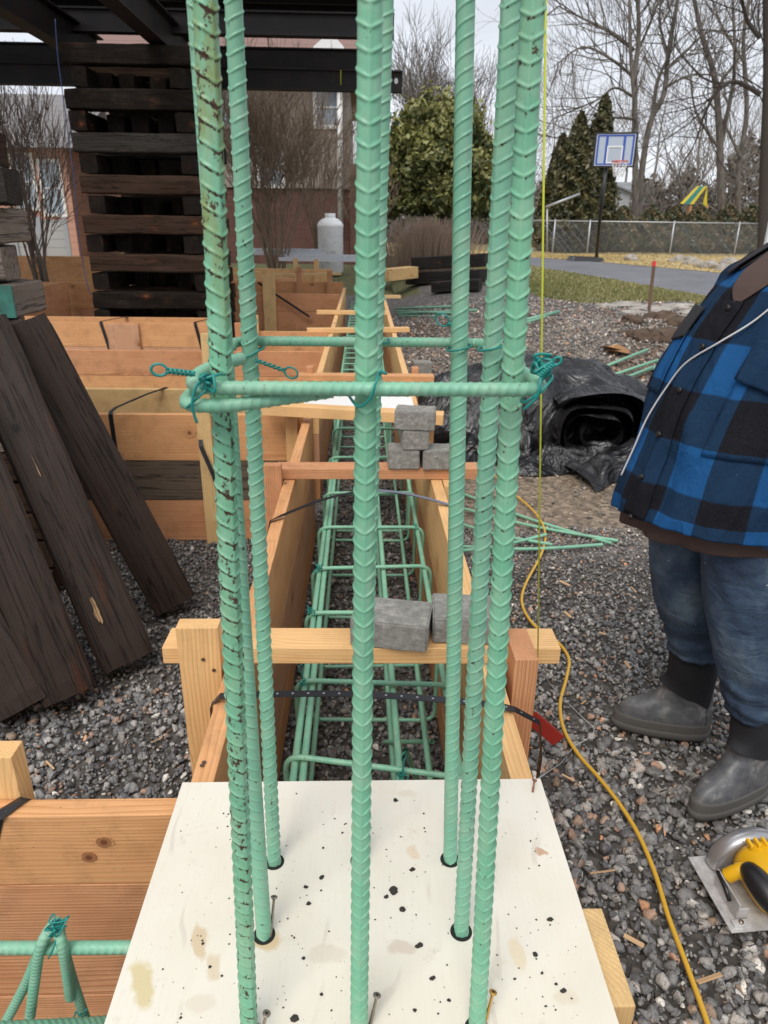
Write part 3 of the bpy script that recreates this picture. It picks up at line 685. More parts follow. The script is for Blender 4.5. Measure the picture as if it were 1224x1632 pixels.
# square tie round the cage
zf = at(580, 620, y=b_fc(1.45).y - .018).z
fy = b_fc(zf).y - .019; TR = .0055
zb = at(560, 545, y=b_bl(1.45).y + .019).z; by = b_bl(zb).y + .019
lx, rx = b_fl(zf).x - .021, b_fr(zf).x + .021
lxb, rxb = b_bl(zb).x - .02, b_br(zb).x + .030
ring = [(lx + .07, fy - .012, zf - .016), (lx + .03, fy - .013, zf - .017), (lx - .004, fy + .01, zf - .014), (lx - .002, fy + .06, zf - .006), (lxb, by, zb), (rxb, by, zb), (rx + .004, fy, zf + .004), (lx, fy, zf), (lx + .001, fy + .07, zf + .004), (lx + .0, fy + .12, zf + .004)]
rp = [(lx + .15, fy + .004, zf - .010), (lx + .10, fy - .002, zf - .0155), (lx + .02, fy - .003, zf - .017), (lx - .004, fy + .02, zf - .014)]
ring_pts = fillet([(lx + .115, fy + .018, zf - .006), (lx + .03, fy - .002, zf - .0145), (lx - .005, fy + .0, zf - .014), (lx - .003, fy + .07, zf - .010), (lxb, by, zb), (rxb, by, zb), (rx, fy, zf), (lx, fy, zf), (lx + .001, fy + .055, zf + .004), (lx + .028, fy + .10, zf + .006)], .026)
o = rebar('rebar_tie', ring_pts, TR, EPOXY2, None, pitch=.0078, h=.0006, slope=.003, ds=.0012, sides=24, wid=.0014, longi=False); o['rust'] = .2
tag(o, 'square green rebar tie bent round the upright bars at chest height', 'rebar tie')

# teal tie wires
def wire(label, pts, r=.0012, twist_from=None, loops=(), knot=None, group='teal tie wires on the rebar'):
    m = MB()
    for p in pts: m.tube(catmull(p, 6), r, 7)
    for (a, b_, ln) in loops:                      # twisted pair ending in a loop
        a, b_ = Vector(a), Vector(b_); d = (b_ - a); t = d.normalized(); u = t.orthogonal().normalized(); w_ = t.cross(u); n = 36
        for s_ in (0, PI):
            m.tube([a + d * (i / n) + (u * math.cos(i * .55 + s_) + w_ * math.sin(i * .55 + s_)) * .0017 for i in range(n + 1)], r * .95, 6)
        up = Vector((0, 0, 1)); sd = up - t * up.dot(t); sd = sd.normalized() if sd.length > .1 else u
        m.tube([b_ + t * ln * (1 - math.cos(q)) * .5 + sd * ln * .38 * math.sin(q) for q in np.linspace(0, 2 * PI, 18)], r, 6)
    if knot:
        c_, rr, n, sd = knot; rd = random.Random(sd); P = [Vector(c_) + Vector((rd.uniform(-1, 1), rd.uniform(-1, 1), rd.uniform(-1, 1))) * rr for _ in range(n)]
        m.tube(catmull(P, 6), r, 6)
    return tag(m.obj('tie_wire', WIRE, None, True), label, 'tie wire', group)
fl, fcn, fr_, bl_, br_, mr_ = b_fl(zf), b_fc(zf), b_fr(zf), b_bl(zb), b_br(zb), b_mr(zf)
def wrap(c_, R_, z0, tilt, a0=0, a1=2 * PI, n=12):
    return [Vector(c_) + Vector((math.cos(q) * R_, math.sin(q) * R_, z0 + tilt * math.cos(q))) for q in np.linspace(a0, a1, n)]
wl = Vector((lx, fy, zf))
wire('teal wire knot with a pigtail loop left of the front left rebar', [wrap((lx + .010, fy + .004, zf - .006), .0125, 0, .011), [wl + Vector(p) for p in ((.008, -.010, -.026), (.006, -.012, -.01), (.012, -.011, .006), (.026, -.009, .012), (.03, .004, .01))]],
     loops=[((lx + .008, fy - .004, zf + .012), (lx - .012, fy - .008, zf + .015), .012)], knot=((lx + .019, fy - .009, zf + .006), .008, 16, 3))
wire('teal wire hooked over the tie at the front middle rebar', [[(fcn.x + .012, fy + .004, zf + .014), (fcn.x + .008, fy - .009, zf + .008), (fcn.x + .003, fy - .0095, zf - .006), (fcn.x - .006, fy - .002, zf - .014), (fcn.x - .014, fy + .01, zf - .008)], [(fcn.x + .012, fy + .004, zf + .014), (fcn.x + .016, fy + .002, zf + .012), (fcn.x + .010, fy - .006, zf + .015)]])
wire('bushy teal wire tangle at the front right corner of the tie', [wrap((rx - .007, fy + .004, zf), .0115, 0, .011), [(rx - .018, fy - .004, zf - .015), (rx - .010, fy - .010, zf - .004), (rx - .008, fy - .009, zf + .008), (rx - .004, fy + .004, zf + .016)]],
     loops=[((rx - .008, fy - .004, zf + .012), (rx + .002, fy - .006, zf + .022), .007)], knot=((rx - .004, fy + .004, zf + .020), .008, 24, 5))
wire('teal wire pigtail pointing right behind the front left rebar', [wrap((bl_.x, by - .018, zb - .012), .017, 0, .008)], loops=[((bl_.x + .008, by - .035, zb - .016), (bl_.x + .042, by - .045, zb - .026), .016)])
wire('teal wire loop left of the back right rebar', [wrap((br_.x, br_.y, zb - .004), .0145, 0, .003)], loops=[((br_.x - .008, by, zb + .02), (br_.x - .012, by + .002, zb + .022), .018)])
wire('plain teal wire band round the middle rebar of the right row', [wrap((mr_.x, mr_.y, mr_.z + .012), .0145, 0, .004)])
wire('small teal wire hook at the back middle rebar', [wrap((b_bc(zb).x, by - .012, zb), .018, 0, .004)], loops=[((b_bc(zb).x + .0, by, zb + .012), (b_bc(zb).x - .012, by - .01, zb + .015), .010)])

# screws standing in the plywood
def screw(u0, v0, u1, v1, mat, label, h=.045, r=.0018):
    """foot pixel on the sheet, head pixel"""
    f = at(u0, v0, z=.72); 
    d = ROT @ Vector(((u1 - 612) / 1130, (816 - v1) / 1130, -1)); t = (.72 + h - 1.6) / d.z; hd = EYE + d * t
    e = empty('screw', f, label, 'screw', 'screws in the cream plywood')
    ax = (hd - f).normalized(); f2 = f - ax * .01; n = 60; L = (hd - f2).length
    P = [f2 + ax * L * i / n for i in range(n + 1)]; R_ = [r * (1 + (.28 if i % 2 and i < 38 else 0)) for i in range(n + 1)]
    MB().tube(P, R_, 8).obj('shank', mat, e, True)
    MB().tube([hd - ax * .004, hd - ax * .001, hd, hd + ax * .0004], [r, r * 2.6, r * 2.7, r * 2.4], 14).obj('head', mat, e, True)
    u = ax.orthogonal().normalized(); w_ = ax.cross(u); hc = hd + ax * .0006
    V = [hc + (u * math.cos(k * PI / 6) + w_ * math.sin(k * PI / 6)) * r * (1.35 if k % 2 == 0 else .8) for k in range(12)]
    MB().add(V, [tuple(range(12))]).obj('drive_recess', HOLEPAINT, e)
screw(431, 1492, 437, 1429, STEELH, 'grey screw standing beside the middle left rebar')
screw(588, 1640, 601, 1586, STEELH, 'grey screw leaning right of the front middle rebar')
screw(770, 1640, 786, 1581, BRASS, 'gold screw leaning right of the front right rebar')
screw(413, 1660, 425, 1615, STEELH, 'grey screw at the bottom edge beside the front left rebar')
screw(849, 1262, 852, 1243, RUSTY, 'short rusty screw at the far right corner of the cream plywood', h=.018, r=.0016)
# crumbs of soil on the sheet
m = MB(); rd = random.Random(4)
big = [(626, 1420, 9), (615, 1430, 5), (643, 1448, 7), (656, 1385, 6), (488, 1413, 5), (494, 1440, 6), (514, 1398, 5), (470, 1622, 8), (667, 1508, 6), (690, 1560, 5), (875, 1464, 6), (854, 1522, 5), (888, 1568, 4), (898, 1580, 5), (630, 1275, 6), (876, 1316, 6), (846, 1340, 3), (484, 1527, 4), (217, 1528, 4), (512, 1585, 4), (660, 1612, 4), (715, 1596, 4), (862, 1636, 5)]
for i in range(260): big.append((rd.uniform(240, 940), rd.uniform(1262, 1632), abs(rd.gauss(0, 1.1)) + .7))
for (u, v, s_) in big:
    p = at(u, v, z=.7205); 
    if abs(p.x) > .29 or p.y > .93: continue
    s_ = s_ / 1130 * .95 * .85; n = 6
    for j in range(2 if s_ > .003 else 1):
        q = p + Vector((rd.uniform(-1, 1), rd.uniform(-1, 1), 0)) * s_ * .5; a0 = rd.uniform(0, 6)
        V = [q + Vector((math.cos(a0 + k * PI / 3) * s_ * rd.uniform(.6, 1.2), math.sin(a0 + k * PI / 3) * s_ * rd.uniform(.5, 1), 0)) for k in range(6)]
        V += [q.lerp(x_, .5) + Vector((0, 0, s_ * rd.uniform(.4, .8))) for x_ in V]
        m.add(V, [(k, (k + 1) % 6, 6 + (k + 1) % 6, 6 + k) for k in range(6)] + [(6, 7, 8, 9, 10, 11)])
CRUMB, nt, b = newmat('dark_soil_crumb', (.03, .026, .022), .9)
tag(m.obj('soil_crumbs', CRUMB), 'dark crumbs of soil scattered over the cream plywood', 'dirt', kind='stuff')

# ------------------------------------------------------------ cage inside the middle trench
GB = 'bars lying along the trench cage'; GS = 'stirrups of the trench cage'
def lbar(p0, p1, r, label, ds=.003, sides=14, grp=GB, mat=None, sag=0):
    p0, p1 = Vector(p0), Vector(p1); n = 12
    P = [p0.lerp(p1, i / n) + Vector((0, 0, -sag * math.sin(PI * i / n))) for i in range(n + 1)]
    o = rebar('rebar', P, r, mat or EPOXY2, None, pitch=.012, h=.0009, slope=.006, ds=ds, sides=sides, wid=.002); o['rust'] = .1
    return tag(o, label, 'rebar', grp)
lbar((-.150, .7, .487), (-.150, 4.3, .487), .0082, 'left top bar of the trench cage')
lbar((-.128, .7, .487), (-.135, 3.6, .487), .0082, 'bar tied right beside the left top bar of the trench cage')
lbar((.215, .7, .487), (.215, 4.3, .487), .0082, 'right top bar of the trench cage')
lbar((.085, .9, .487), (.052, 4.2, .487), .0082, 'middle top bar of the trench cage, right of centre')
lbar((.03, 1.75, .470), (.00, 4.2, .475), .0082, 'short middle top bar of the trench cage, left of centre')
lbar((-.150, .8, .105), (-.150, 4.3, .105), .0080, 'left bottom bar of the trench cage')
lbar((.20, .8, .105), (.20, 4.3, .105), .0080, 'right bottom bar of the trench cage')
lbar((.10, .9, .105), (.06, 4.3, .105), .0080, 'middle bottom bar of the trench cage')
lbar((.17, .8, .30), (.175, 4.3, .30), .0070, 'right side bar half way up the trench cage')
for k, (x0, x1, yy, z0, z1) in enumerate([(-.135, .175, 1.32, .09, .47), (.185, .03, 2.0, .09, .47), (.19, .07, 1.55, .09, .30)]):
    o = rebar('rebar', [(x0 if k else .10, yy, z1), (x1, yy + .25, z0)], .006, EPOXY2, None, ds=.004, sides=10, pitch=.01); tag(o, ['slanting bar low on the right of the trench cage', 'slanting bar below the wavy cross board', 'short slanting bar beside the right side bar'][k], 'rebar', GB)
ys_ = [(1.265, 1.185), (1.545, 1.52), (1.89, 1.89), (2.19, 2.21), (2.55, 2.55), (2.93, 2.94), (3.33, 3.33), (3.45, 3.46), (4.0, 4.0)]
nm = ['first', 'second', 'third', 'fourth', 'fifth', 'sixth', 'seventh', 'eighth', 'ninth']
for k, (ya, yb_) in enumerate(ys_):
    zt, zb_ = .505, .085; xl, xr = -.172, .237
    P = fillet([(xl, ya, zt), (xr, yb_, zt), (xr, yb_ + .02, zb_), (xl, ya + .03, zb_)], .045, closed=True)
    o = rebar('stirrup', P, .0066, EPOXY2, None, pitch=.009, h=.0007, slope=.003, ds=.0022, sides=14, wid=.0016); o['rust'] = .15
    tag(o, '%s stirrup of the trench cage counted from the cream plywood' % nm[k], 'stirrup', GS)
# far cage: finer, seen as a lattice
def far_cage(y0, y1, n):
    for x in (-.17, -.06, .06, .17):
        for z in ((.5,) if abs(x) < .1 else (.5, .12)):
            o = tag(MB().tube([(x, y0, z), (x, y1, z)], .008, 6).obj('rebar', EPOXY2, None, True), {-.17: 'left', -.06: 'left inner', .06: 'right inner', .17: 'right'}[x] + (' top' if z > .3 else ' bottom') + ' long bar in the far part of the middle trench', 'rebar', 'bars in the far part of the trench')
    for k in range(n):
        y = y0 + (y1 - y0) * (k + .5) / n
        tag(MB().tube(fillet([(-.18, y, .51), (.18, y, .51), (.18, y, .1), (-.18, y, .1)], .04, True, 3), .007, 5).obj('stirrup', EPOXY2, None, True), 'stirrup in the far part of the middle trench', 'stirrup', 'stirrups in the far part of the trench')
far_cage(4.3, 11.3, 26)
wire('teal wire standing on the middle top bar near the plywood', [], loops=[((.086, 1.20, .512), (.088, 1.20, .545), .022)], knot=((.086, 1.20, .505), .012, 12, 8))
wire('teal wire on the left top bar by the second stirrup', [], loops=[((-.155, 1.54, .515), (-.157, 1.54, .535), .02)], knot=((-.155, 1.54, .505), .012, 10, 9))
wire('teal wire on the left top bar by the fourth stirrup', [], knot=((-.155, 2.19, .51), .016, 14, 10))
wire('teal wire on the right top bar by the fifth stirrup', [], knot=((.21, 2.55, .51), .014, 12, 11))
wire('teal wire on the left top bar by the third stirrup', [], knot=((-.155, 1.89, .512), .014, 14, 12))

# bars in the near left trench
p0, p1 = at(-30, 1511, z=.655), at(215, 1510, z=.655)
d = (p1 - p0).normalized(); p1 = p1 + d * .25; p0 = p0 - d * .5
o = rebar('rebar', [p0, p1], .0082, EPOXY2, None, pitch=.011, h=.0009, slope=.006, ds=.0014, sides=24); o['rust'] = .05
tag(o, 'level rebar running under the left edge of the cream plywood', 'rebar', 'bars in the near left trench')
q0, q1 = at(-30, 1640, z=.60), at(230, 1625, z=.42)
o = rebar('rebar', [q0, q1], .0075, EPOXY2, None, pitch=.011, ds=.002, sides=18); tag(o, 'lower level rebar at the bottom left corner of the picture', 'rebar', 'bars in the near left trench')
A = at(88, 1492, z=.69)
for pts, lb in (([at(-5, 1655, z=.42), at(40, 1570, z=.56), at(70, 1500, z=.67), A + Vector((.0, .004, .006)), at(102, 1520, z=.66), at(112, 1590, z=.52)], 'bent stirrup with its hook over the level rebar, left leg'),
                ([at(48, 1620, z=.52), at(56, 1560, z=.60), at(66, 1505, z=.675), A + Vector((-.004, .018, .004)), at(98, 1500, z=.66), at(118, 1570, z=.54), at(142, 1640, z=.42)], 'bent stirrup with its hook over the level rebar, right leg')):
    o = rebar('stirrup', catmull(pts, 10), .0068, EPOXY2, None, pitch=.008, h=.0008, slope=.003, ds=.0014, sides=18, wid=.0014); o['rust'] = .2
    tag(o, lb, 'stirrup', 'stirrups in the near left trench')
wire('teal wire knot on top of the hooked stirrup', [[A + Vector((-.01, -.01, -.03)), A + Vector((0, -.012, -.01)), A + Vector((.008, 0, .012))]], knot=(A + Vector((.004, .004, .014)), .013, 22, 21))
wire('teal wire knot at the bottom left edge', [], knot=(at(128, 1622, z=.47), .011, 16, 22))

# ------------------------------------------------------------ pavers
def paver(c_, size, rz, label, tilt=0, seed=0, group='grey concrete pavers'):
    bm = bmesh.new(); bmesh.ops.create_cube(bm, size=1)
    for v_ in bm.verts: v_.co = Vector((v_.co.x * size[0], v_.co.y * size[1], v_.co.z * size[2]))
    bmesh.ops.bevel(bm, geom=bm.edges[:], offset=.004, segments=2, affect='EDGES')
    bmesh.ops.subdivide_edges(bm, edges=[e_ for e_ in bm.edges if e_.calc_length() > .02], cuts=5, use_grid_fill=True)
    for v_ in bm.verts: v_.co += v_.normal * mn.noise(v_.co * 40 + Vector((seed, 0, 0))) * .0022
    me = bpy.data.meshes.new('paver'); bm.to_mesh(me); bm.free()
    M = Matrix.Translation(c_) @ Matrix.Rotation(rz, 4, 'Z') @ Matrix.Rotation(tilt, 4, 'Y')
    return tag(link('paver', me, CONC, None, M), label, 'paver', group)
zt = .7415
paver((.066, 1.375, zt + .034), (.170, .115, .066), rad(-11), 'large grey paver resting alone on the pale cross board', .0, 1)
paver((.240, 1.395, zt + .034), (.165, .115, .066), rad(-4), 'grey paver on the pale cross board half hidden behind the back right rebar', 0, 2)
z2 = .744
paver((.155, 2.60, z2 + .037), (.118, .11, .074), 0, 'bottom left paver of the stack on the wavy orange board', 0, 3)
paver((.283, 2.595, z2 + .037), (.118, .11, .074), rad(3), 'bottom right paver of the stack on the wavy orange board', 0, 4)
paver((.197, 2.60, z2 + .112), (.10, .11, .072), rad(2), 'middle paver of the stack on the wavy orange board', 0, 5)
paver((.198, 2.605, z2 + .186), (.15, .11, .072), rad(-8), 'topmost paver of the stack on the wavy orange board', 0, 6)
p = gnd(672, 605); paver((p.x, p.y, p.z + .10), (.20, .2, .20), 0, 'grey concrete block on the ground right of the far trench wall', 0, 7)
p = gnd(522, 1175); paver((-.06, 1.52, .06), (.10, .12, .10), 0, 'small grey block on the stones inside the trench cage', 0, 8)

# ------------------------------------------------------------ charred timbers and cribs
def rough_timber(name, p0, p1, wide, thick, mat, up, parent=None, label=None, cat='timber', group=None, seed=0, cuts=22, amp=.006):
    p0, p1 = Vector(p0), Vector(p1); d = p1 - p0; L = d.length; xa = d.normalized()
    za = Vector(up); za = (za - xa * za.dot(xa)).normalized(); ya = za.cross(xa)
    M = Matrix(((xa.x, ya.x, za.x, p0.x), (xa.y, ya.y, za.y, p0.y), (xa.z, ya.z, za.z, p0.z), (0, 0, 0, 1)))
    prof = []
    k = 5
    for (sy, sz) in ((-1, -1), (1, -1), (1, 1), (-1, 1)):
        prof.append((sy, sz))
    loop = []
    for i in range(4):
        a, b_ = prof[i], prof[(i + 1) % 4]
        for q in range(k): t = .06 + .88 * q / (k - 1); loop.append((a[0] + (b_[0] - a[0]) * t, a[1] + (b_[1] - a[1]) * t))
    V = []; n = cuts; K = len(loop)
    for i in range(n + 1):
        x = L * i / n
        for (y, z) in loop:
            q = Vector((x, y * thick / 2, z * wide / 2)); dn = mn.noise(Vector((x * 4 + seed * 7, y * 1.5, z * 1.5))) * amp + mn.noise(Vector((x * 14, y * 3 + seed, z * 3))) * amp * .5
            end = 1 - (.04 if i in (0, n) else 0)
            V.append((q.x + (mn.noise(Vector((y * 2, z * 2, seed))) * amp if i in (0, n) else 0), q.y * end * (1 + dn / thick), q.z * end * (1 + dn / wide)))
    F = [(i * K + j, i * K + (j + 1) % K, (i + 1) * K + (j + 1) % K, (i + 1) * K + j) for i in range(n) for j in range(K)]
    F += [tuple(range(K))[::-1], tuple(range(n * K, (n + 1) * K))]
    o = link(name, mesh_np(name, V, F), mat, parent, M)
    if label: tag(o, label, cat, group)
    return o
GT = 'charred timbers leaning on the front crib'
W_BARE = wood('bare_split_wood', (.50, .32, .16), (.07, .03, .012), knots=False, ringmix=.9, dirt=.7, cracks=True)
def lean_timber(bu, bv, tu, tv, ytop, wide, thick, label, seed, patches=()):
    a = at(bu, bv, z=.06); t = at(tu, tv, y=ytop)
    n = (EYE - a.lerp(t, .5)); xa = (t - a).normalized(); n = (n - xa * n.dot(xa)).normalized(); up = n.cross(xa)
    o = rough_timber('timber', a, t, wide, thick, W_DARK, up, None, label, 'timber', GT, seed)
    rd = random.Random(seed)
    for (px, pz, L, h) in patches:                    # pale wood broken open on the face
        V = []
        for k in range(16):
            q = k / 16 * 2 * PI; j = rd.uniform(.55, 1.1); V.append(Vector((px + math.cos(q) * L * j, -thick / 2 - .0065, pz + math.sin(q) * h * j)))
        V2 = [v_ + Vector((0, -.003, 0)) for v_ in V]
        m_ = MB().add(V + V2, [tuple(range(16)), tuple(range(16, 32))[::-1]] + [(k, (k + 1) % 16, 16 + (k + 1) % 16, 16 + k) for k in range(16)])
        link('bare_patch', m_.mesh('bare_patch'), W_BARE, o, world_of(o))
    return o
lean_timber(278, 962, 36, 515, 2.86, .185, .11, 'charred timber leaning farthest right, its end nearest the form wall', 1)
lean_timber(205, 1055, -30, 520, 2.75, .195, .12, 'charred timber with a pale chipped patch, second from the right', 2, ((.22, .03, .055, .012), (.80, .02, .05, .004)))
lean_timber(112, 1108, -100, 600, 2.5, .18, .13, 'charred timber leaning nearest the camera, with orange streaks', 3, ())
lean_timber(40, 1130, -200, 700, 2.4, .17, .13, 'charred timber at the left edge, mostly outside the frame', 4)
# pale chips broken into the second timber are part of its look
GREENP, nt, b = newmat('green_painted_end', (.02, .12, .09), .7)
v_ = objvec(nt); lk(nt, ramp(nt, noise(nt, v_, 14, 5, .7), [(.35, (.03, .09, .07)), (.6, (.035, .17, .13))]), b.inputs['Base Color'])
def crib(name, cx, cy, z0, width, depth, th, pitch, n, mat, label, rnd, matx=None, green=False):
    e = empty(name, (cx, cy, z0), label, 'timber crib', None); rd = random.Random(rnd)
    for k in range(n):
        z = z0 + (k + .5) * pitch
        if k % 2 == 0:
            for s_ in ((-1, 0, 1) if k % 4 == 0 else (-1, 1)):
                y = cy + s_ * (depth / 2 - th / 2)
                ex = rd.uniform(-.03, .03); ex2 = rd.uniform(-.02, .03)
                rough_timber('timber', (cx - width / 2 + ex2, y, z), (cx + width / 2 + ex, y, z), th * rd.uniform(.9, 1.0), th, rd.choice([mat, W_CRIB2, W_CRIB2, W_CRIB3]), (0, 0, 1), e, seed=rd.randint(0, 99), cuts=8, amp=.016)
        else:
            for s_ in ((-.95, -.52, -.1, .5, .93) if k % 4 == 1 else (-.95, -.60, -.2, .2, .93)):
                x = cx + s_ * (width / 2 - th / 2) + rd.uniform(-.05, .05)
                t = rough_timber('timber', (x, cy - depth / 2 + (rd.uniform(.0, .04) if abs(s_) > .9 else rd.uniform(.15, .75)), z), (x, cy + depth / 2, z), th * .98, th * rd.uniform(.85, 1.0), matx if (matx and rd.random() < .3) else mat, (0, 0, 1), e, seed=rd.randint(0, 99), cuts=8, amp=.012)
                if green and k in green: plank('painted_end', (x, cy - depth / 2 - .034, z), (x, cy - depth / 2 - .031, z), th * .96, th * .8, GREENP, t, bev=.0005)
    return e
CXL = at(124, 300, y=7.83).x
crib('timber_crib', (CXL - 1.60) / 2, 8.55, 0, -1.60 - CXL, 1.45, .178, .1855, 17, W_CRIB, 'dark stacked timber crib tower holding up the steel beams', 5)
# near crib at the left edge
e = empty('timber_crib', (-1.9, 3.2, 0), 'front timber crib at the left edge with green painted beam ends', 'timber crib')
rd = random.Random(3)
for k in range(15):
    z = .069 + k * .1375
    M_ = W_CRIBL if k in (7, 8, 9, 10, 11, 5) else (W_CRIB3 if k == 12 else W_CRIB2)
    if k % 2 == 0:
        xe = {12: -1.255, 10: -1.315, 8: -1.33, 14: -1.40}.get(k, -1.34)
        for y, dx in ((2.99, -.07), (3.15, -.14)): rough_timber('timber', (-2.6, y, z), (xe + dx, y, z), .128, .14, M_, (0, 0, 1), e, seed=k, cuts=8, amp=.010)
    else:
        x = {9: -1.44, 11: -1.46, 13: -1.50}.get(k, -1.47)
        t = rough_timber('timber', (x, 2.925, z), (x, 3.22, z), .130, .15, M_, (0, 0, 1), e, seed=k, cuts=8, amp=.010)
        if k in (9, 11): plank('painted_end', (x + .035, 2.908, z), (x + .035, 2.919, z), .122, .085, GREENP, t, bev=.0005)
        rough_timber('timber', (-2.4, 2.93, z), (-2.4, 3.22, z), .130, .15, M_, (0, 0, 1), e, seed=k + 40, cuts=8, amp=.010)

# steel beams and the raised floor
def ibeam(p0, p1, h, bf, label, painted_hole=False):
    p0, p1 = Vector(p0), Vector(p1); d = p1 - p0; L = d.length; xa = d.normalized(); za = Vector((0, 0, 1)); za = (za - xa * za.dot(xa)).normalized(); ya = za.cross(xa)
    M = Matrix(((xa.x, ya.x, za.x, p0.x), (xa.y, ya.y, za.y, p0.y), (xa.z, ya.z, za.z, p0.z), (0, 0, 0, 1)))
    t = .016; m = MB()
    m.box((0, -bf / 2, -h / 2), (L, bf / 2, -h / 2 + t)); m.box((0, -bf / 2, h / 2 - t), (L, bf / 2, h / 2)); m.box((0, -t / 2, -h / 2 + t), (L, t / 2, h / 2 - t))
    o = m.obj('steel_beam', STEEL, None, M=M); tag(o, label, 'steel beam', 'steel beams under the raised house')
    if painted_hole:
        V = [M @ Vector((L - .07 + math.cos(k * PI / 8) * .022, -.0095, .01 + math.sin(k * PI / 8) * .03)) for k in range(16)]
        MB().add(V, [tuple(range(16))]).obj('bolt_hole', WHITE, o)
    return o
a = at(641, 131, y=9.4); ibeam((-9, 9.4, a.z + .02), (a.x, 9.4, a.z), .215, .12, 'lowest steel beam whose drilled end shows left of the green bush', True)
a = at(600, 96, y=9.9); ibeam((-9, 9.9, a.z + .0), (a.x, 9.9, a.z), .205, .12, 'middle steel beam just above the drilled one')
a = at(628, 43, y=8.6); ibeam((-9, 8.6, a.z), (a.x, 8.6, a.z), .21, .14, 'upper steel beam with its end beside the front middle rebar')
zc = .0 + 17 * .1855
for x in (-2.95, -1.95): ibeam((x, 6.4, zc + .17), (x, 9.3, zc + .17), .30, .16, {-2.95: 'left steel beam lying on top of the crib tower', -1.95: 'right steel beam lying on top of the crib tower'}[x])
ibeam((-4.6, 5.2, zc + .2), (-4.6, 9.3, zc + .2), .30, .16, 'steel beam running back above the left crib')
e = empty('raised_house', (-5, 10, zc + 1.3), 'dark underside of the raised house floor above the crib tower', 'raised floor')
FY0, FY1 = 7.6, 12.0; FX = at(612, 0, y=9.0).x
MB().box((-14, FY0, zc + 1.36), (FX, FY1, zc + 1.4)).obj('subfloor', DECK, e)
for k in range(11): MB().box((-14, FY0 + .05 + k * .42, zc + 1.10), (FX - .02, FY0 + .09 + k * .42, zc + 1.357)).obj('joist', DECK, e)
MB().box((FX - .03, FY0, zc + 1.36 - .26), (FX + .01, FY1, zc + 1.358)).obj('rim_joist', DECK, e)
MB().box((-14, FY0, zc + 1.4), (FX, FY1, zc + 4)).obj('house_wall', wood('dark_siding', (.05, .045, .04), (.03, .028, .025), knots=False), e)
BLUE, nt, b = newmat('blue_cord', (.015, .04, .12), .6)
P = [at(u, v, y=7.0) for u, v in ((88, 30), (92, 90), (100, 150), (108, 210), (118, 290), (125, 370), (136, 440), (145, 470))]
tag(MB().tube(catmull(P, 5), .0042, 6).obj('hanging_cord', BLUE, None, True), 'thin blue cord hanging down in front of the crib tower', 'cord')

# ------------------------------------------------------------ strings
STR, nt, b = newmat('yellow_string', (.62, .66, .05), .6)
P0 = at(857, 1062, y=1.27)
P1 = at(868, 160, y=.95); P2 = P1 + (P1 - P0) * .25
tag(MB().tube([P0, P2], .0014, 6).obj('string_line', STR, None, True), 'taut yellow string rising from the stake at the right of the trench', 'string', 'yellow strings')
a, b_ = at(543, 112, y=9.3), at(543, 160, y=9.5)
tag(MB().tube([a, b_], .006, 5).obj('string_line', STR, None, True), 'short yellow string hanging on the drilled steel beam', 'string', 'yellow strings')
WSTR, nt, b = newmat('white_string', (.5, .5, .5), .7)
g = lambda u, v, h=.035: gnd(u, v, h)
P = [at(868, 1070, y=1.33), at(878, 1092, z=.35), g(905, 1120), g(930, 1145), g(947, 1162), g(935, 1178), g(915, 1190), g(895, 1215), at(876, 1228, z=.45), at(853, 1244, z=.738)]
tag(MB().tube(catmull(P, 6), .0012, 5).obj('loose_string', WSTR, None, True), 'thin white string lying loose from the plywood corner over the gravel', 'string')
CORD, nt, b = newmat('yellow_extension_cord', (.62, .36, .035), .42)
P = [g(u, v, .034) for u, v in ((715, 690), (748, 712), (800, 770), (848, 812), (868, 845), (864, 880), (838, 930), (832, 962), (850, 995), (885, 1020), (906, 1048), (903, 1080), (893, 1120), (898, 1160), (920, 1200), (955, 1240), (990, 1285), (1020, 1335), (1045, 1395), (1065, 1460), (1095, 1540), (1128, 1632), (1150, 1700))]
tag(MB().tube(catmull(P, 8), .0062, 10).obj('extension_cord', CORD, None, True), 'yellow extension cord winding over the gravel past the stake to the bottom edge', 'cord')

# red handle, red boards, loose bars on the right
REDP, nt, b = newmat('red_paint', (.30, .022, .012), .45)
a, b_ = at(846, 1142, z=.25), at(890, 1180, z=.16)
o = plank('red_bar', a, b_, .045, .012, REDP, None); tag(o, 'flat red bar sticking out behind the stake beside the gravel', 'bar')
for k, (a, b_, lb) in enumerate([((690, 694), (852, 724), 'red brown board on the ground in front of the black plastic'), ((700, 712), (790, 716), 'second red brown board beside the paver stack')]):
    tag(plank('board', g(*a, .03), g(*b_, .03), .04, .09, W_RED, None, bev=.003), lb, 'board', 'red brown boards on the ground')
GL = 'green rebar lying loose on the ground right of the trench'
for k, (a, b_, lb) in enumerate([((690, 768), (975, 866), 'uppermost'), ((700, 800), (985, 862), 'second'), ((720, 870), (960, 868), 'lowest level'), ((690, 820), (880, 868), 'short inner'), ((700, 880), (870, 852), 'crosswise')]):
    o = rebar('rebar', catmull([g(*a, .02 + .008 * k), g((a[0] + b_[0]) / 2, (a[1] + b_[1]) / 2 + 6, .02 + .008 * k), g(*b_, .02 + .008 * k)], 8), .0085, EPOXY2, None, ds=.005, sides=10, pitch=.012)
    tag(o, lb + ' green bar of the loose bundle ending by the worker', 'rebar', GL)
for k, (a, b_) in enumerate([((900, 610), (1032, 557)), ((905, 622), (1048, 574)), ((905, 632), (1076, 575)), ((930, 622), (1060, 620)), ((900, 640), (1040, 585))]):
    pa, pb = g(*a, .03), g(*b_, .10); 
    tag(MB().tube([pa, pb], .016, 8).obj('rebar', EPOXY2, None, True), ['topmost', 'second', 'longest', 'lowest level', 'middle'][k] + ' green bar poking out behind the black plastic', 'rebar', 'green bars behind the black plastic')
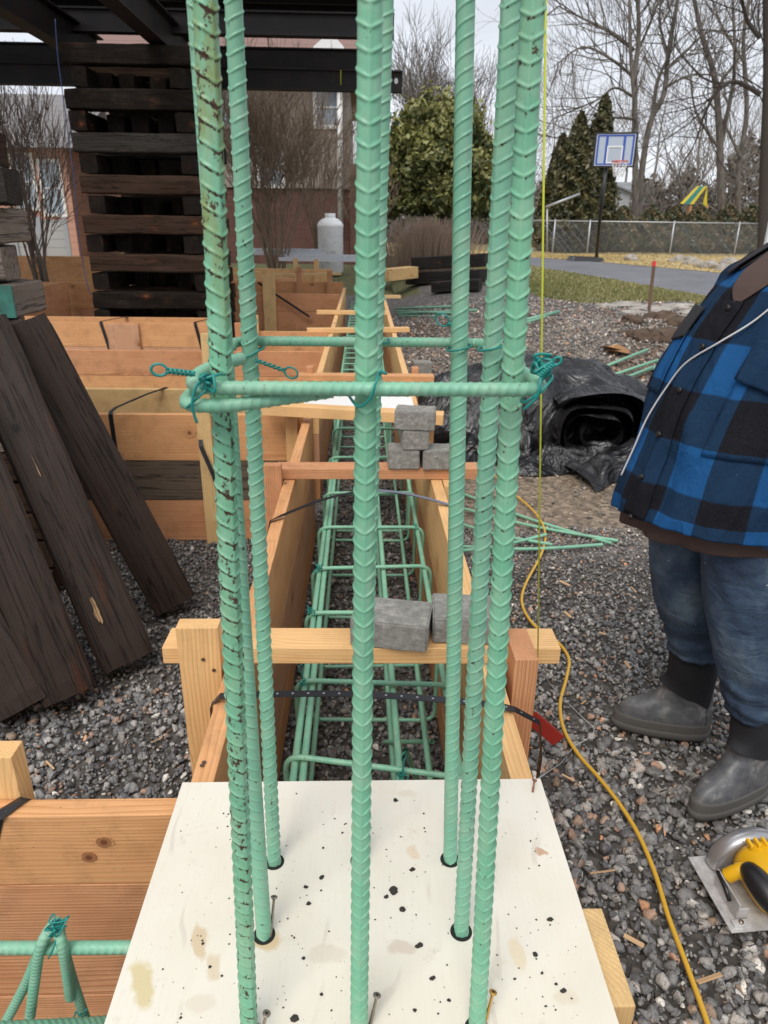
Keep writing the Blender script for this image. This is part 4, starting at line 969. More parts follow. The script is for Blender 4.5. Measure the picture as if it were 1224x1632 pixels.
for k, (a, b_, r_) in enumerate([((630, 492), (735, 488), .02), ((632, 496), (745, 500), .02), ((634, 500), (760, 494), .02), ((636, 503), (745, 506), .016), ((800, 520), (890, 497), .03), ((790, 528), (870, 505), .02)]):
    tag(MB().tube([g(*a, .06), g(*b_, .06 + .02 * (k % 3))], r_, 6).obj('rebar', EPOXY2, None, True), ['topmost', 'second', 'third', 'lowest', 'upper right', 'lower right'][k] + ' bar of the far green bundle beyond the tie', 'rebar', 'far green bundle of rebar')
# black timbers and lumber in the distance
GD = 'black timbers in the far pile'
W_BLK = wood('black_timber', (.03, .028, .026), (.015, .014, .013), cracks=True)
for k, (a, b_, z, r_) in enumerate([((652, 455), (770, 452), .15, .26), ((660, 452), (775, 448), .42, .26), ((690, 466), (765, 462), .10, .2)]):
    pa, pb = g(*a), g(*b_); tag(rough_timber('timber', pa + Vector((0, 0, z)), pb + Vector((0, 0, z)), r_, .3, W_BLK, (0, 0, 1), seed=k), ['lower', 'upper', 'front'][k] + ' black timber of the pile beyond the trench', 'timber', GD)
for k in range(5):
    pa, pb = g(612, 462), g(658, 458); tag(plank('board', pa + Vector((0, k * .02, .20 + k * .045)), pb + Vector((0, k * .02, .22 + k * .045)), .042, .30, W_YELLOW), ['lowest', 'second lowest', 'middle', 'second highest', 'topmost'][k] + ' yellow board in the small stack left of the black timbers', 'board', 'yellow boards stacked beyond the trench')
# ladders
def ladder(p0, p1, lab):
    e = empty('ladder', p0, lab, 'ladder', 'aluminium ladders on the ground'); p0, p1 = Vector(p0), Vector(p1); d = (p1 - p0).normalized(); side = Vector((0, .42, .05))
    for s_ in (0, 1): plank('rail', p0 + side * s_, p1 + side * s_, .075, .03, ALU, e)
    n = int((p1 - p0).length / .3)
    for k in range(n): MB().tube([p0 + d * (.15 + k * .3), p0 + d * (.15 + k * .3) + side], .018, 8).obj('rung', ALU, e, True)
y = 15.6
a, b_ = at(445, 428, y=y), at(600, 436, y=y); a.z = b_.z = .93; ladder(a, b_, 'nearer aluminium ladder lying on its side beyond the forms')
a, b_ = at(395, 420, y=16.2), at(520, 424, y=16.2); a.z = b_.z = 1.02; ladder(a, b_, 'farther aluminium ladder lying behind the first one')

# ------------------------------------------------------------ black plastic heap
def build_tarp():
    m, nt, b = newmat('black_plastic_sheeting', (.006, .006, .007), .3)
    tc = N(nt, 'ShaderNodeTexCoord').outputs['Object']
    lk(nt, ramp(nt, noise(nt, tc, 5, 6, .7), [(.45, (.007, .007, .008)), (.80, (.07, .07, .075))]), b.inputs['Base Color'])
    lk(nt, ramp(nt, noise(nt, tc, 4, 5), [(.3, .20), (.7, .45)]), b.inputs['Roughness'])
    bump(nt, b, noise(nt, tc, 2.6, 4, .5, 2.2), .8, .12)
    c0 = gnd(868, 715); e = empty('plastic_sheet_heap', c0, 'crumpled roll of black plastic sheeting on the ground behind the rebar', 'plastic sheet')
    k_ = c0.y / 5.0
    # draped mound
    n, q = 90, 50; V = []
    for j in range(q + 1):
        for i in range(n):
            a = i / n * 2 * PI; t = j / q; R_ = math.sin(t * PI / 2)
            ex = .98 * (1 + .10 * math.sin(a * 3 + 1) + .05 * math.sin(7 * a)); ey = .48
            x = math.cos(a) * ex * R_; y = math.sin(a) * ey * R_
            hgt = .58 * math.cos(t * PI / 2) ** .75 * (1 - .36 * max(0, -math.cos(a)) * R_)
            f = mn.noise(Vector((x * 2.5, y * 2.5, 1))); rdg = 1 - abs(mn.noise(Vector((x * 2.2 + f, y * 5 + x * 2, 4)))) * 2
            hgt += (rdg * .13) * min(1, t * 3) * (1 - t * .8); rr = 1 + .16 * mn.noise(Vector((math.cos(a) * 2.4, math.sin(a) * 2.4, t * 3))) 
            V.append((x * rr * k_, y * rr * k_, max(.0, hgt) * k_))
    F = [(j * n + i, j * n + (i + 1) % n, (j + 1) * n + (i + 1) % n, (j + 1) * n + i) for j in range(q) for i in range(n)]
    link('heap', mesh_np('heap', V, F, True), m, e, Matrix.Translation(c0 + Vector((-.16, .25, 0))))
    # rolled end: spiral sheet facing the camera
    P = []
    for i in range(120):
        a = i / 119 * 6.6 * PI + .6; r_ = .035 + .285 * (i / 119) ** .9
        P.append((math.cos(a) * r_ * 1.25 * (1 + .06 * math.sin(a * 2.3)), math.sin(a) * r_ * .86 + .02 * math.sin(3 * a)))
    zs = np.linspace(0, 1, 30); V = []
    for w_ in zs:
        for i, (x, z) in enumerate(P):
            s_ = 1 + .26 * mn.noise(Vector((w_ * 2.5, i * .05, 0))) + .10 * abs(mn.noise(Vector((w_ * 6, i * .13, 5))))
            V.append((x * s_ + .22 + w_ * .14 + .03 * mn.noise(Vector((w_ * 5, i * .09, 3))), -.52 + w_ * .7 + .05 * mn.noise(Vector((i * .06, 2, 1))), z * s_ + .27 - .04 * w_ - .07 * max(0, (x - .1)) + .05 * mn.noise(Vector((w_ * 7, i * .1, 8)))))
    K = len(P); F = [(j * K + i, j * K + i + 1, (j + 1) * K + i + 1, (j + 1) * K + i) for j in range(29) for i in range(K - 1)]
    link('rolled_end', mesh_np('rolled_end', V, F, True), m, e, Matrix.Translation(c0))
    # loose flaps on the ground
    for (cx, cy, L, W_, an, sd) in ((.30, -.52, 1.25, .34, -.10, 1), (.46, -.62, .9, .42, .25, 8), (-.50, -.15, .7, .6, .6, 9), (.82, -.25, .55, .30, .5, 2), (.98, .02, .62, .26, .55, 5), (-.35, -.30, .8, .35, .1, 3)):
        V = []; a_, b_ = 60, 22
        for j in range(b_ + 1):
            for i in range(a_ + 1):
                x, y = (i / a_ - .5) * L, (j / b_ - .5) * W_ * (1 + .35 * math.sin(i * .16 + sd))
                z = .03 + .20 * max(0, .55 - abs(mn.noise(Vector((x * 3.2 + sd * 5 + y * 2, y * 4.5 - x, 0))))) ** 1.3 + .09 * (.5 - abs(mn.noise(Vector((x * 6 + y * 5, y * 4 - x * 3, sd))))) + .05 * math.exp(-(y / .07) ** 2)
                edge = min(1, 4 * min(i / a_, 1 - i / a_, j / b_, 1 - j / b_) + .05); z = z * edge + .01
                z += .05 * max(0, math.sin(x * 11 + 5 * mn.noise(Vector((x * 2, y * 3, sd))))) * (edge if False else 1) * min(1, 6 * min(j / b_, 1 - j / b_)); V.append((cx + x * math.cos(an) - y * math.sin(an), cy + x * math.sin(an) + y * math.cos(an), z))
        F = [(j * (a_ + 1) + i, j * (a_ + 1) + i + 1, (j + 1) * (a_ + 1) + i + 1, (j + 1) * (a_ + 1) + i) for j in range(b_) for i in range(a_)]
        link('flap', mesh_np('flap', V, F, True), m, e, Matrix.Translation(c0))
build_tarp()
# ------------------------------------------------------------ foliage and trees
def quads(cent, size, rng, flat=None, aspect=.55):
    n = len(cent); a = rng.normal(size=(n, 3)); a /= np.linalg.norm(a, axis=1)[:, None]
    b_ = rng.normal(size=(n, 3)); b_ -= a * (a * b_).sum(1)[:, None]; b_ /= np.linalg.norm(b_, axis=1)[:, None]
    s_ = (size * rng.uniform(.6, 1.3, n))[:, None]
    V = np.stack([cent - a * s_, cent + b_ * s_ * aspect, cent + a * s_, cent - b_ * s_ * aspect], 1).reshape(-1, 3)
    return V, np.arange(n * 4).reshape(-1, 4)
def leaf_obj(name, cent, size, mat, parent, seed, shade):
    rng = np.random.default_rng(seed); V, F = quads(np.array(cent), size, rng)
    c_ = np.repeat(np.clip(np.array(shade) + rng.uniform(-.18, .18, len(cent)), 0, 1), 4)
    return link(name, mesh_np(name, V, F, False, np.repeat(c_[:, None], 3, 1)), mat, parent)
def tree_arrays(base, d0, L0, r0, levels, rng, nch=(3, 4), spread=.6, shrink=.72, rmin=.006, up=.12, crook=.12, sides=(8, 6, 4, 3, 3, 3)):
    out = [MB(), MB()]
    def grow(p, d, L, r, lv):
        m = out[0] if lv == 0 else out[1]; k = 5 if lv < 2 else 3; P = [p]; q = p
        for i in range(k):
            d = (d + Vector((rng.gauss(0, crook), rng.gauss(0, crook), rng.gauss(0, crook) + up * .3))).normalized(); q = q + d * L / k; P.append(q)
        r1 = max(rmin * .6, r * .62); m.tube(P, [r + (r1 - r) * i / k for i in range(k + 1)], sides[min(lv, len(sides) - 1)], False)
        if lv >= levels: return
        n = rng.randint(*nch)
        for c_ in range(n):
            t = rng.uniform(.3, 1) if c_ else 1.0; idx = min(k, max(1, int(t * k + .5)))
            ax = Vector((rng.gauss(0, 1), rng.gauss(0, 1), rng.gauss(0, 1))).cross(d).normalized()
            a = rng.gauss(spread, .15) if c_ else rng.gauss(spread * .35, .1)
            nd = (Matrix.Rotation(a, 3, ax) @ d + Vector((0, 0, up))).normalized()
            rr = max(rmin, (r + (r1 - r) * t) * (rng.uniform(.45, .65) if c_ else .85))
            grow(P[idx], nd, L * shrink * rng.uniform(.75, 1.2), rr, lv + 1)
    grow(Vector(base), Vector(d0).normalized(), L0, r0, 0)
    return out
def bare_tree(base, d0, L0, r0, levels, seed, label, mat=None, mat2=None, group=None, cat='tree', name='bare_tree', **kw):
    t, br = tree_arrays((0, 0, -.1), d0, L0, r0, levels, random.Random(seed), **kw)
    e = empty(name, base, label, cat, group); M = Matrix.Translation(base)
    t.obj('trunk', mat or BARK, e, True, M); br.obj('branches', mat2 or mat or BARK, e, False, M); return e
def G3(u, y): p = at(u, 700, y=y); return Vector((p.x, y, ground_z(p.x, y)))
def foot(u, y):                                   # ground point seen in that direction at distance y
    p = at(u, 400, y=y); return Vector((p.x, y, .62))
# the two forked trees behind the backboard, built limb by limb
def limb_tree(limbs, y, seed, label, twigs=True, mat=None):
    rng = random.Random(seed); m = MB(); tr = MB(); e = None
    for k, (pts, w0, w1) in enumerate(limbs):
        P = catmull([at(u, v, y=y + rng.uniform(-.3, .3) * (1 if k else 0)) for u, v in pts], 5); P[0].z -= .3 if k == 0 else 0
        n = len(P); R_ = [(w0 + (w1 - w0) * i / (n - 1)) * y / 1130 * .40 for i in range(n)]
        (tr if k == 0 else m).tube(P, R_, 7, False)
        if twigs:
            for i in range(2 if k else n // 2, n, 1):
                for _ in range(1):
                    d = (P[min(i + 1, n - 1)] - P[max(0, i - 1)]).normalized(); ax = Vector((rng.gauss(0, 1), rng.gauss(0, 1), rng.gauss(0, 1))).cross(d).normalized()
                    nd = Matrix.Rotation(rng.uniform(.5, 1.1), 3, ax) @ d
                    t_, b_ = tree_arrays(P[i], nd, rng.uniform(1.2, 2.6), .028, 3, rng, nch=(2, 3), spread=.55, rmin=.0075, sides=(4, 3, 3, 3))
                    m.add(t_.v, t_.f); m.add(b_.v, b_.f)
    e = empty('bare_tree', at(limbs[0][0][0][0], limbs[0][0][0][1], y=y), label, 'tree', 'tall bare trees')
    tr.obj('trunk', mat or BARK, e, True); m.obj('branches', mat or BARK, e)
    return e
limb_tree([([(1012, 400), (1013, 330), (1012, 230), (1012, 120), (1018, 60), (1016, -20)], 13, 6), ([(1013, 190), (1005, 80), (1003, -20)], 7, 5), ([(1012, 125), (975, 95), (930, 75), (890, 100)], 6, 2), ([(1010, 80), (970, 50), (930, 30), (890, 10)], 6, 2), ([(1012, 190), (960, 190), (905, 225)], 5, 2), ([(1010, 155), (980, 140), (950, 160), (880, 190)], 5, 2), ([(1017, 80), (1035, 40), (1050, 0)], 5, 3)], 34, 1, 'tall bare tree with a straight trunk right behind the basketball backboard')
limb_tree([([(1016, 395), (1020, 300), (1035, 200), (1058, 150), (1066, 80), (1080, 0), (1086, -40)], 13, 5), ([(1038, 195), (1048, 130), (1066, 90)], 9, 4), ([(1062, 110), (1095, 80), (1130, 50), (1170, 60)], 6, 2), ([(1066, 90), (1050, 30), (1062, -20)], 5, 2), ([(1060, 140), (1100, 120), (1150, 120)], 5, 2)], 36, 2, 'tall bare tree leaning right, forked low behind the basketball backboard')
limb_tree([([(1214, 400), (1219, 250), (1223, 120), (1221, -40)], 18, 12), ([(1212, 150), (1170, 130), (1140, 150), (1120, 190)], 9, 3), ([(1212, 60), (1190, 30), (1180, -20)], 9, 4)], 30, 3, 'thick dark bare tree at the right edge beyond the worker', mat=BARKD)
limb_tree([([(1150, 380), (1148, 250), (1140, 130), (1120, 60), (1100, -30)], 15, 6), ([(1148, 230), (1170, 120), (1168, 0)], 9, 4), ([(1142, 140), (1180, 90), (1210, 60)], 6, 2), ([(1148, 240), (1110, 180), (1100, 120)], 6, 2)], 38, 4, 'bare tree with two rising stems left of the thick dark one')
limb_tree([([(1180, 380), (1176, 280), (1190, 180), (1185, 60), (1200, -30)], 11, 5), ([(1180, 250), (1150, 190), (1120, 150)], 6, 2), ([(1186, 100), (1150, 40), (1130, -20)], 5, 2)], 41, 14, 'slender bare tree between the two stemmed tree and the dark trunk')
b_ = foot(700, 40)
bare_tree(b_, (0, 0, 1), 3.2, .22, 6, 11, 'round headed bare tree showing above the green bush', group='tall bare trees', nch=(3, 4), spread=.5, shrink=.78, rmin=.012)
b_ = foot(770, 46)
bare_tree(b_, (0, 0, 1), 3.4, .20, 5, 17, 'bare tree behind the back right rebar, right of the green bush', group='tall bare trees', nch=(3, 4), spread=.5, shrink=.8, rmin=.012)
# wood far behind: a few trees copied
src = []
for k in range(3):
    src.append(bare_tree((0, 0, 0), (0, 0, 1), 3.6, .17, 5, 60 + k, 'bare grey tree of the far wood behind the hedge', group='trees of the far wood', mat=BARKF, nch=(2, 4), spread=.48, shrink=.8, rmin=.010))
spots = [(860, 56), (905, 60), (950, 52), (985, 64), (1040, 55), (1075, 48), (1105, 60), (1135, 50), (1165, 57), (1195, 47), (1215, 62), (1250, 54), (1290, 60), (655, 66), (740, 62), (800, 58), (820, 66), (600, 64)]
for k, (u, y) in enumerate(spots):
    s_ = src[k % 3]
    if k < 3: o = s_; 
    else:
        o = s_.copy(); C.objects.link(o)
        for ch in s_.children:
            c_ = ch.copy(); C.objects.link(c_); c_.parent = o
    o['label'] = ['bare far tree right behind the shortest dark cedar', 'bare far tree behind the blunt dark cedar', 'bare far tree behind the tallest dark cedar', 'bare far tree just right of the basketball backboard', 'bare far tree seen between the backboard and the play tower', 'bare far tree left of the play tower roof', 'bare far tree straight above the play tower', 'bare far tree right above the play tower roof edge', 'bare far tree between the two stemmed tree and the slender one', 'bare far tree just left of the thick dark trunk', 'bare far tree behind the thick dark trunk', 'bare far tree outside the right edge, nearer one', 'bare far tree outside the right edge, farther one', 'bare far tree behind the left side of the round green bush', 'bare far tree behind the back right rebar', 'bare far tree behind the front right rebars', 'bare far tree just right of the front right rebar', 'bare far tree behind the front middle rebar'][k]
    o.location = foot(u, y); o.rotation_euler = (0, 0, k * 1.3); o.scale = (1, 1, 1) if k < 3 else (random.uniform(.8, 1.15),) * 3
# far undergrowth: one mass
rng = random.Random(8); m = MB()
for k in range(9000):
    u = rng.uniform(560, 1330); y = rng.uniform(44, 56); b_ = foot(u, y); hmax = 3.2 + 3.4 * sstep(950, 1200, u) + 1.0 * math.sin(u * .03)
    z = rng.uniform(0, hmax); d = Vector((rng.gauss(0, .5), rng.gauss(0, .3), rng.uniform(.4, 1))).normalized(); L = rng.uniform(.5, 1.3)
    p = b_ + Vector((0, 0, z)); m.tube([p, p + d * L * .5 + Vector((rng.gauss(0, .06), 0, 0)), p + d * L], [.022, .016, .008], 3, False)
tag(m.obj('far_undergrowth', BARKF), 'tangled brown undergrowth of the far wood behind the hedge', 'undergrowth', kind='stuff')
rng2 = np.random.default_rng(3); cen = []; sh = []
for k in range(15000):
    u = rng.uniform(590, 1330); y = rng.uniform(48, 60); b_ = foot(u, y); hm = 3.0 + 3.0 * sstep(1000, 1200, u) * abs(math.sin(u * .02)) + 1.2 * abs(math.sin(u * .045))
    cen.append((b_.x, y, b_.z + rng.uniform(0, 1) ** .8 * hm)); sh.append(.3 + .3 * math.sin(u * .05))
o = leaf_obj('far_thicket', cen, .22, leafmat('thicket_foliage', (.085, .075, .055), (.20, .155, .12)), None, 5, sh); tag(o, 'dark brush at the foot of the far wood', 'undergrowth', kind='stuff')

def conifer(base, H, R_, n, mat, label, group, seed, size=.10, name='evergreen_tree', ragged=.15):
    rng = np.random.default_rng(seed); e = empty(name, base, label, 'evergreen' if H > 2.5 else 'hedge plant', group)
    MB().tube([base, base + Vector((0, 0, H * .9))], [R_ * .09, R_ * .02], 6).obj('trunk', BARKD, e, True)
    t = rng.random(n) ** .75; z = (1 - t) * H; a = rng.random(n) * 2 * PI
    prof = R_ * np.clip((1 - z / H) ** .62, .02, 1) * np.clip(.55 + z / H * 2.2, 0, 1)
    lump = 1 + ragged * np.sin(a * 3 + z * 5 / H + seed) + ragged * np.sin(a * 7 + z * 17 / H) + rng.normal(size=n) * .10
    rr = prof * lump * (1 - .35 * rng.random(n) ** 2)
    P = np.stack([base.x + np.cos(a) * rr, base.y + np.sin(a) * rr, base.z + .05 + z], 1)
    sh = .35 + .25 * np.sin(a * 5 + z * 6) + .2 * np.sin(z * 11 + a * 2)
    leaf_obj('foliage', P, size, mat, e, seed, sh); return e
for k, (u, y, vt, wpx) in enumerate([(905, 31, 180, 62), (938, 32, 152, 60), (880, 33, 215, 50)]):
    b_ = foot(u, y); H = at(u, vt, y=y).z - b_.z
    conifer(b_, H, wpx / 1130 * y * .58, 9000, LEAF_CEDAR, ['dark cedar with a blunt top left of the basketball backboard', 'tallest dark cedar just left of the basketball backboard', 'lower dark cedar nearest the front right rebar'][k], 'dark cedars', 20 + k, .11)
for k, u in enumerate((878, 908, 945, 985, 1030, 1068, 1105, 1150, 1185, 1222, 1255)):
    b_ = foot(u, 32.6 + (k % 3) * .3); H = at(u, 314 + (k * 37) % 19, y=32.5).z - b_.z
    conifer(b_, H, 1.0, 4200, LEAF_HEDGE, ['first', 'second', 'third', 'fourth', 'fifth', 'sixth', 'seventh', 'eighth', 'ninth', 'tenth', 'eleventh'][k] + ' rusty green hedge shrub from the left behind the chain link fence', 'rusty green hedge behind the fence', 40 + k, .075, 'hedge_shrub', .1)
# broad evergreen bush
def bush():
    y = 21; b_ = foot(695, y); b_.z = .5; e = empty('evergreen_bush', b_, 'big round olive green evergreen bush left of the back right rebar', 'bush')
    rng = random.Random(31)
    t_, br = tree_arrays((0, 0, 0), (0, 0, 1), 1.0, .10, 4, rng, nch=(3, 5), spread=.7, shrink=.85, rmin=.015); M = Matrix.Translation(b_)
    br.add(t_.v, t_.f); br.obj('trunk', BARKD, e, False, M)
    cen, sh = [], []; top = at(695, 158, y=y).z - b_.z; R_ = 1.62
    for k in range(640):
        a = rng.uniform(0, 2 * PI); el = math.asin(rng.uniform(-.45, 1)); rr = rng.uniform(.62, 1.0) * (1 + .24 * mn.noise(Vector((math.cos(a) * 2, math.sin(a) * 2, el * 2))))
        c_ = Vector((math.cos(a) * math.cos(el) * R_ * rr, math.sin(a) * math.cos(el) * R_ * rr, top * .54 + math.sin(el) * top * .46 * rr))
        base = .62 + rng.uniform(-.25, .2)
        for q in range(46):
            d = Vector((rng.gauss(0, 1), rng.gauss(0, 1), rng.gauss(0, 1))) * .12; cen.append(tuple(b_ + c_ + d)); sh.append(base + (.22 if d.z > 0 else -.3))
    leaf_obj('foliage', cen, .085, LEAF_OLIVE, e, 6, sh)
bush()
# bare shrubs
def shrub(u, y, vt, wpx, n, seed, label, mat, name='bare_shrub', levels=4, r0=.022, zb=None):
    b_ = foot(u, y)
    if zb is not None: b_.z = zb
    H = at(u, vt, y=y).z - b_.z; W_ = wpx / 1130 * y * .5; rng = random.Random(seed); tr, m = MB(), MB()
    for k in range(n):
        a = rng.uniform(0, 2 * PI); s_ = rng.uniform(.05, .8); d = Vector((math.cos(a) * s_ * W_ / H, math.sin(a) * s_ * W_ / H, 1)).normalized()
        t_, b2 = tree_arrays((math.cos(a) * .10, math.sin(a) * .10, 0), d, H * .40, r0 * rng.uniform(.6, 1.2), levels, rng, nch=(2, 4), spread=.38, shrink=.68, rmin=.0055, up=.10, crook=.07, sides=(5, 4, 3, 3, 3))
        tr.add(t_.v, t_.f); m.add(b2.v, b2.f)
    e = empty(name, b_, label, 'shrub', 'bare winter shrubs'); M = Matrix.Translation(b_)
    tr.obj('stem', mat, e, False, M); m.obj('branches', mat, e, False, M)
BARKT, nt, b = newmat('tan_twigs', (.17, .125, .095), .9)
shrub(62, 13.5, 128, 150, 15, 71, 'bare vase shaped shrub at the left edge in front of the salmon house', BARKT, zb=.3, r0=.024)
shrub(440, 16.0, 120, 190, 20, 72, 'large bare brown shrub in front of the brick house, right of the back left rebar', BARKB, zb=.5, levels=5)
shrub(515, 17.5, 150, 110, 12, 73, 'smaller bare shrub behind the white tank', BARKB, zb=.5)
shrub(600, 19, 250, 70, 10, 75, 'low bare shrub just left of the green bush', BARKB, zb=.5)
rng = random.Random(12); m = MB(); b_ = foot(683, 18)
for k in range(1500):
    a = rng.uniform(0, 6.3); r_ = abs(rng.gauss(0, .42)); p = Vector((b_.x + math.cos(a) * r_ * 1.2, 18 + math.sin(a) * r_, .5)); d = Vector((math.cos(a) * r_ * .35 + rng.gauss(0, .08), math.sin(a) * r_ * .3, 1)).normalized(); L = rng.uniform(.7, 1.35)
    m.tube([p, p + d * L * .6, p + d * L + Vector((rng.gauss(0, .06), 0, -.02))], [.008, .006, .003], 3, False)
tag(m.obj('dry_shrub', leafmat('dry_stalks', (.22, .16, .12), (.3, .2, .15))), 'dense tan dry shrub below the green bush', 'shrub', 'bare winter shrubs')

# ------------------------------------------------------------ houses, tank, pole
def slab(P, t=.02):
    P = [Vector(p) for p in P]; n = (P[1] - P[0]).cross(P[2] - P[0]).normalized() * t; k = len(P)
    return P + [p + n for p in P], [tuple(range(k))[::-1], tuple(range(k, 2 * k))] + [(i, (i + 1) % k, k + (i + 1) % k, k + i) for i in range(k)]
BRICK, nt, b = newmat('brown_red_brick', (.16, .06, .045), .85)
tc = N(nt, 'ShaderNodeTexCoord').outputs['Object']; bt = N(nt, 'ShaderNodeTexBrick'); bt.inputs['Scale'].default_value = 4
rm = N(nt, 'ShaderNodeMapping'); rm.inputs['Rotation'].default_value = (PI / 2, 0, 0); lk(nt, tc, rm.inputs[0]); lk(nt, rm.outputs[0], bt.inputs[0])
bt.inputs['Color1'].default_value = (.085, .032, .024, 1); bt.inputs['Color2'].default_value = (.13, .05, .036, 1); bt.inputs['Mortar'].default_value = (.10, .075, .06, 1); lk(nt, bt.outputs[0], b.inputs['Base Color'])
def clap(name, colr):
    m, nt, b = newmat(name, colr, .7); tc = N(nt, 'ShaderNodeTexCoord').outputs['Object']
    wv = N(nt, 'ShaderNodeTexWave', bands_direction='Z', wave_profile='SAW'); wv.inputs['Scale'].default_value = 1.6; lk(nt, tc, wv.inputs[0])
    lk(nt, mix(nt, ramp(nt, wv.outputs['Fac'], [(0, 1), (.12, 0)]), colr, tuple(x * .45 for x in colr)), b.inputs['Base Color'])
    bump(nt, b, wv.outputs['Fac'], .5, .02); return m
SHING = clap('beige_shingle_siding', (.30, .25, .22)); SALMON = clap('salmon_siding', (.52, .29, .22)); ROOFM = clap('brown_roof_shingle', (.22, .13, .11))
GLASS, nt, b = newmat('window_glass', (.30, .36, .42), .12)
def window(x, y, z, w_, h, parent):
    f = MB(); t = .09
    f.box((x - w_ / 2, y - .06, z - h / 2), (x - w_ / 2 + t, y, z + h / 2)); f.box((x + w_ / 2 - t, y - .06, z - h / 2), (x + w_ / 2, y, z + h / 2))
    f.box((x - w_ / 2 + t, y - .06, z + h / 2 - t), (x + w_ / 2 - t, y, z + h / 2)); f.box((x - w_ / 2 + t, y - .06, z - h / 2), (x + w_ / 2 - t, y, z - h / 2 + t)); f.box((x - w_ / 2 + t, y - .055, z - .02), (x + w_ / 2 - t, y, z + .02))
    o = f.obj('window', WHITE, parent); MB().box((x - w_ / 2 + t, y - .03, z - h / 2 + t), (x + w_ / 2 - t, y - .01, z + h / 2 - t)).obj('pane', GLASS, o)
def P_(u, v, y): return at(u, v, y=y)
y = 21.5; xl, xr = P_(185, 300, y).x, P_(556, 300, y).x; zsp = P_(480, 300, y).z
e = empty('brick_house', (xl, y, .5), 'house with brown red brick below and beige siding above, behind the bare shrub', 'house', 'houses')
MB().box((xl, y, .3), (xr, y + 8, zsp)).obj('brick_wall', BRICK, e); MB().box((xl - .02, y - .06, zsp), (xr + .02, y + 8, 5.3)).obj('siding_wall', SHING, e)
MB().add([(xl - .5, y - .5, 5.2), (xr + .5, y - .5, 5.2), (xr + .5, y + 8.5, 5.2), (xl - .5, y + 8.5, 5.2), (xl - .5, y + 4, 8.0), (xr + .5, y + 4, 8.0)], [(0, 1, 5, 4), (2, 3, 4, 5), (1, 2, 5), (3, 0, 4), (3, 2, 1, 0)]).obj('roof', ROOFM, e)
for (u, v) in ((522, 172), (432, 268), (360, 172)): p = P_(u, v, y); window(p.x, y - .065, p.z, .75, 1.0, e)
p = P_(520, 80, y - 1); MB().box((p.x - .9, y - .62, 5.12), (xr + .5, y - .5, 5.24)).obj('gutter', WHITE, e)
TARPB, nt, b = newmat('blue_roof_tarp', (.06, .17, .42), .5)
a, b_ = P_(500, 82, y + .3), P_(548, 60, y + .3); MB().add(*slab([(a.x, y + .3, a.z - .6), (b_.x, y + .3, a.z - .6), (b_.x, y + .3, a.z + .1), (a.x + .45, y + .3, b_.z + .1), (a.x, y + .3, a.z + .1)], .1)).obj('dormer_gable', WHITE, e)
a, b_ = P_(408, 78, y + .2), P_(432, 58, y + .2); MB().add(*slab([(a.x, y + .1, a.z - .5), (b_.x, y + .1, a.z - .5), (b_.x - .1, y + 1.2, b_.z + .1), (a.x, y + 1.2, b_.z + .1)], .03)).obj('roof_tarp', TARPB, e)
p = P_(543, 300, y); MB().tube([P_(543, 360, y - .3), P_(541, 120, y - .3)], .075, 8).obj('downspout', WHITE, e, True)
MB().box((xr + .02, y - .2, .3), (xr + .45, y + .6, P_(560, 262, y).z)).obj('chimney', BRICK, e)
y = 24; xl, xr = P_(-260, 300, y).x, P_(112, 300, y).x
e = empty('salmon_house', (xl, y, .5), 'salmon sided house with white window frames at the left edge', 'house', 'houses')
MB().box((xl, y, .3), (xr, y + 8, 3.6)).obj('wall', SALMON, e)
MB().add([(xl - .4, y - .5, 3.6), (xr + .4, y - .5, 3.6), (xr + .4, y + 8.5, 3.6), (xl - .4, y + 8.5, 3.6), (xl - .4, y + 4, 5.6), (xr + .4, y + 4, 5.6)], [(0, 1, 5, 4), (2, 3, 4, 5), (1, 2, 5), (3, 0, 4), (3, 2, 1, 0)]).obj('roof', clap('grey_roof', (.20, .19, .19)), e)
for (u, v) in ((40, 290), (84, 300), (-40, 290)): p = P_(u, v, y); window(p.x, y - .001, p.z, .7, 1.6, e)
y = 19
e = empty('board_fence', foot(60, y), 'low grey board fence in front of the salmon house', 'fence')
MB().box((P_(-80, 370, y).x, y, .3), (P_(108, 370, y).x, y + .05, P_(60, 350, y).z)).obj('panel', clap('grey_fence_boards', (.42, .42, .43)), e)
for u in (-20, 22, 64, 106): x = P_(u, 370, y).x; MB().box((x - .06, y - .04, .3), (x + .06, y - .002, P_(60, 345, y).z)).obj('post', GALV, e)
# white building far behind the hoop
y = 37; xl, xr = P_(966, 300, y).x, P_(1006, 300, y).x
e = empty('white_outbuilding', (xl, y, .62), 'pale grey outbuilding seen below the basketball hoop', 'building', 'houses')
zt_ = P_(980, 290, y).z; MB().box((xl, y, .3), (xr, y + 3, zt_)).obj('wall', clap('white_siding', (.55, .57, .60)), e)
MB().add([(xl - .1, y - .2, zt_), (xr + .1, y - .2, zt_ - .5), (xr + .1, y + 3.2, zt_ - .5), (xl - .1, y + 3.2, zt_), (xl - .1, y - .2, zt_ + .08), (xr + .1, y - .2, zt_ - .42), (xr + .1, y + 3.2, zt_ - .42), (xl - .1, y + 3.2, zt_ + .08)], [(4, 5, 6, 7), (3, 2, 1, 0), (0, 1, 5, 4), (1, 2, 6, 5), (2, 3, 7, 6), (3, 0, 4, 7)]).obj('roof', GALV, e)
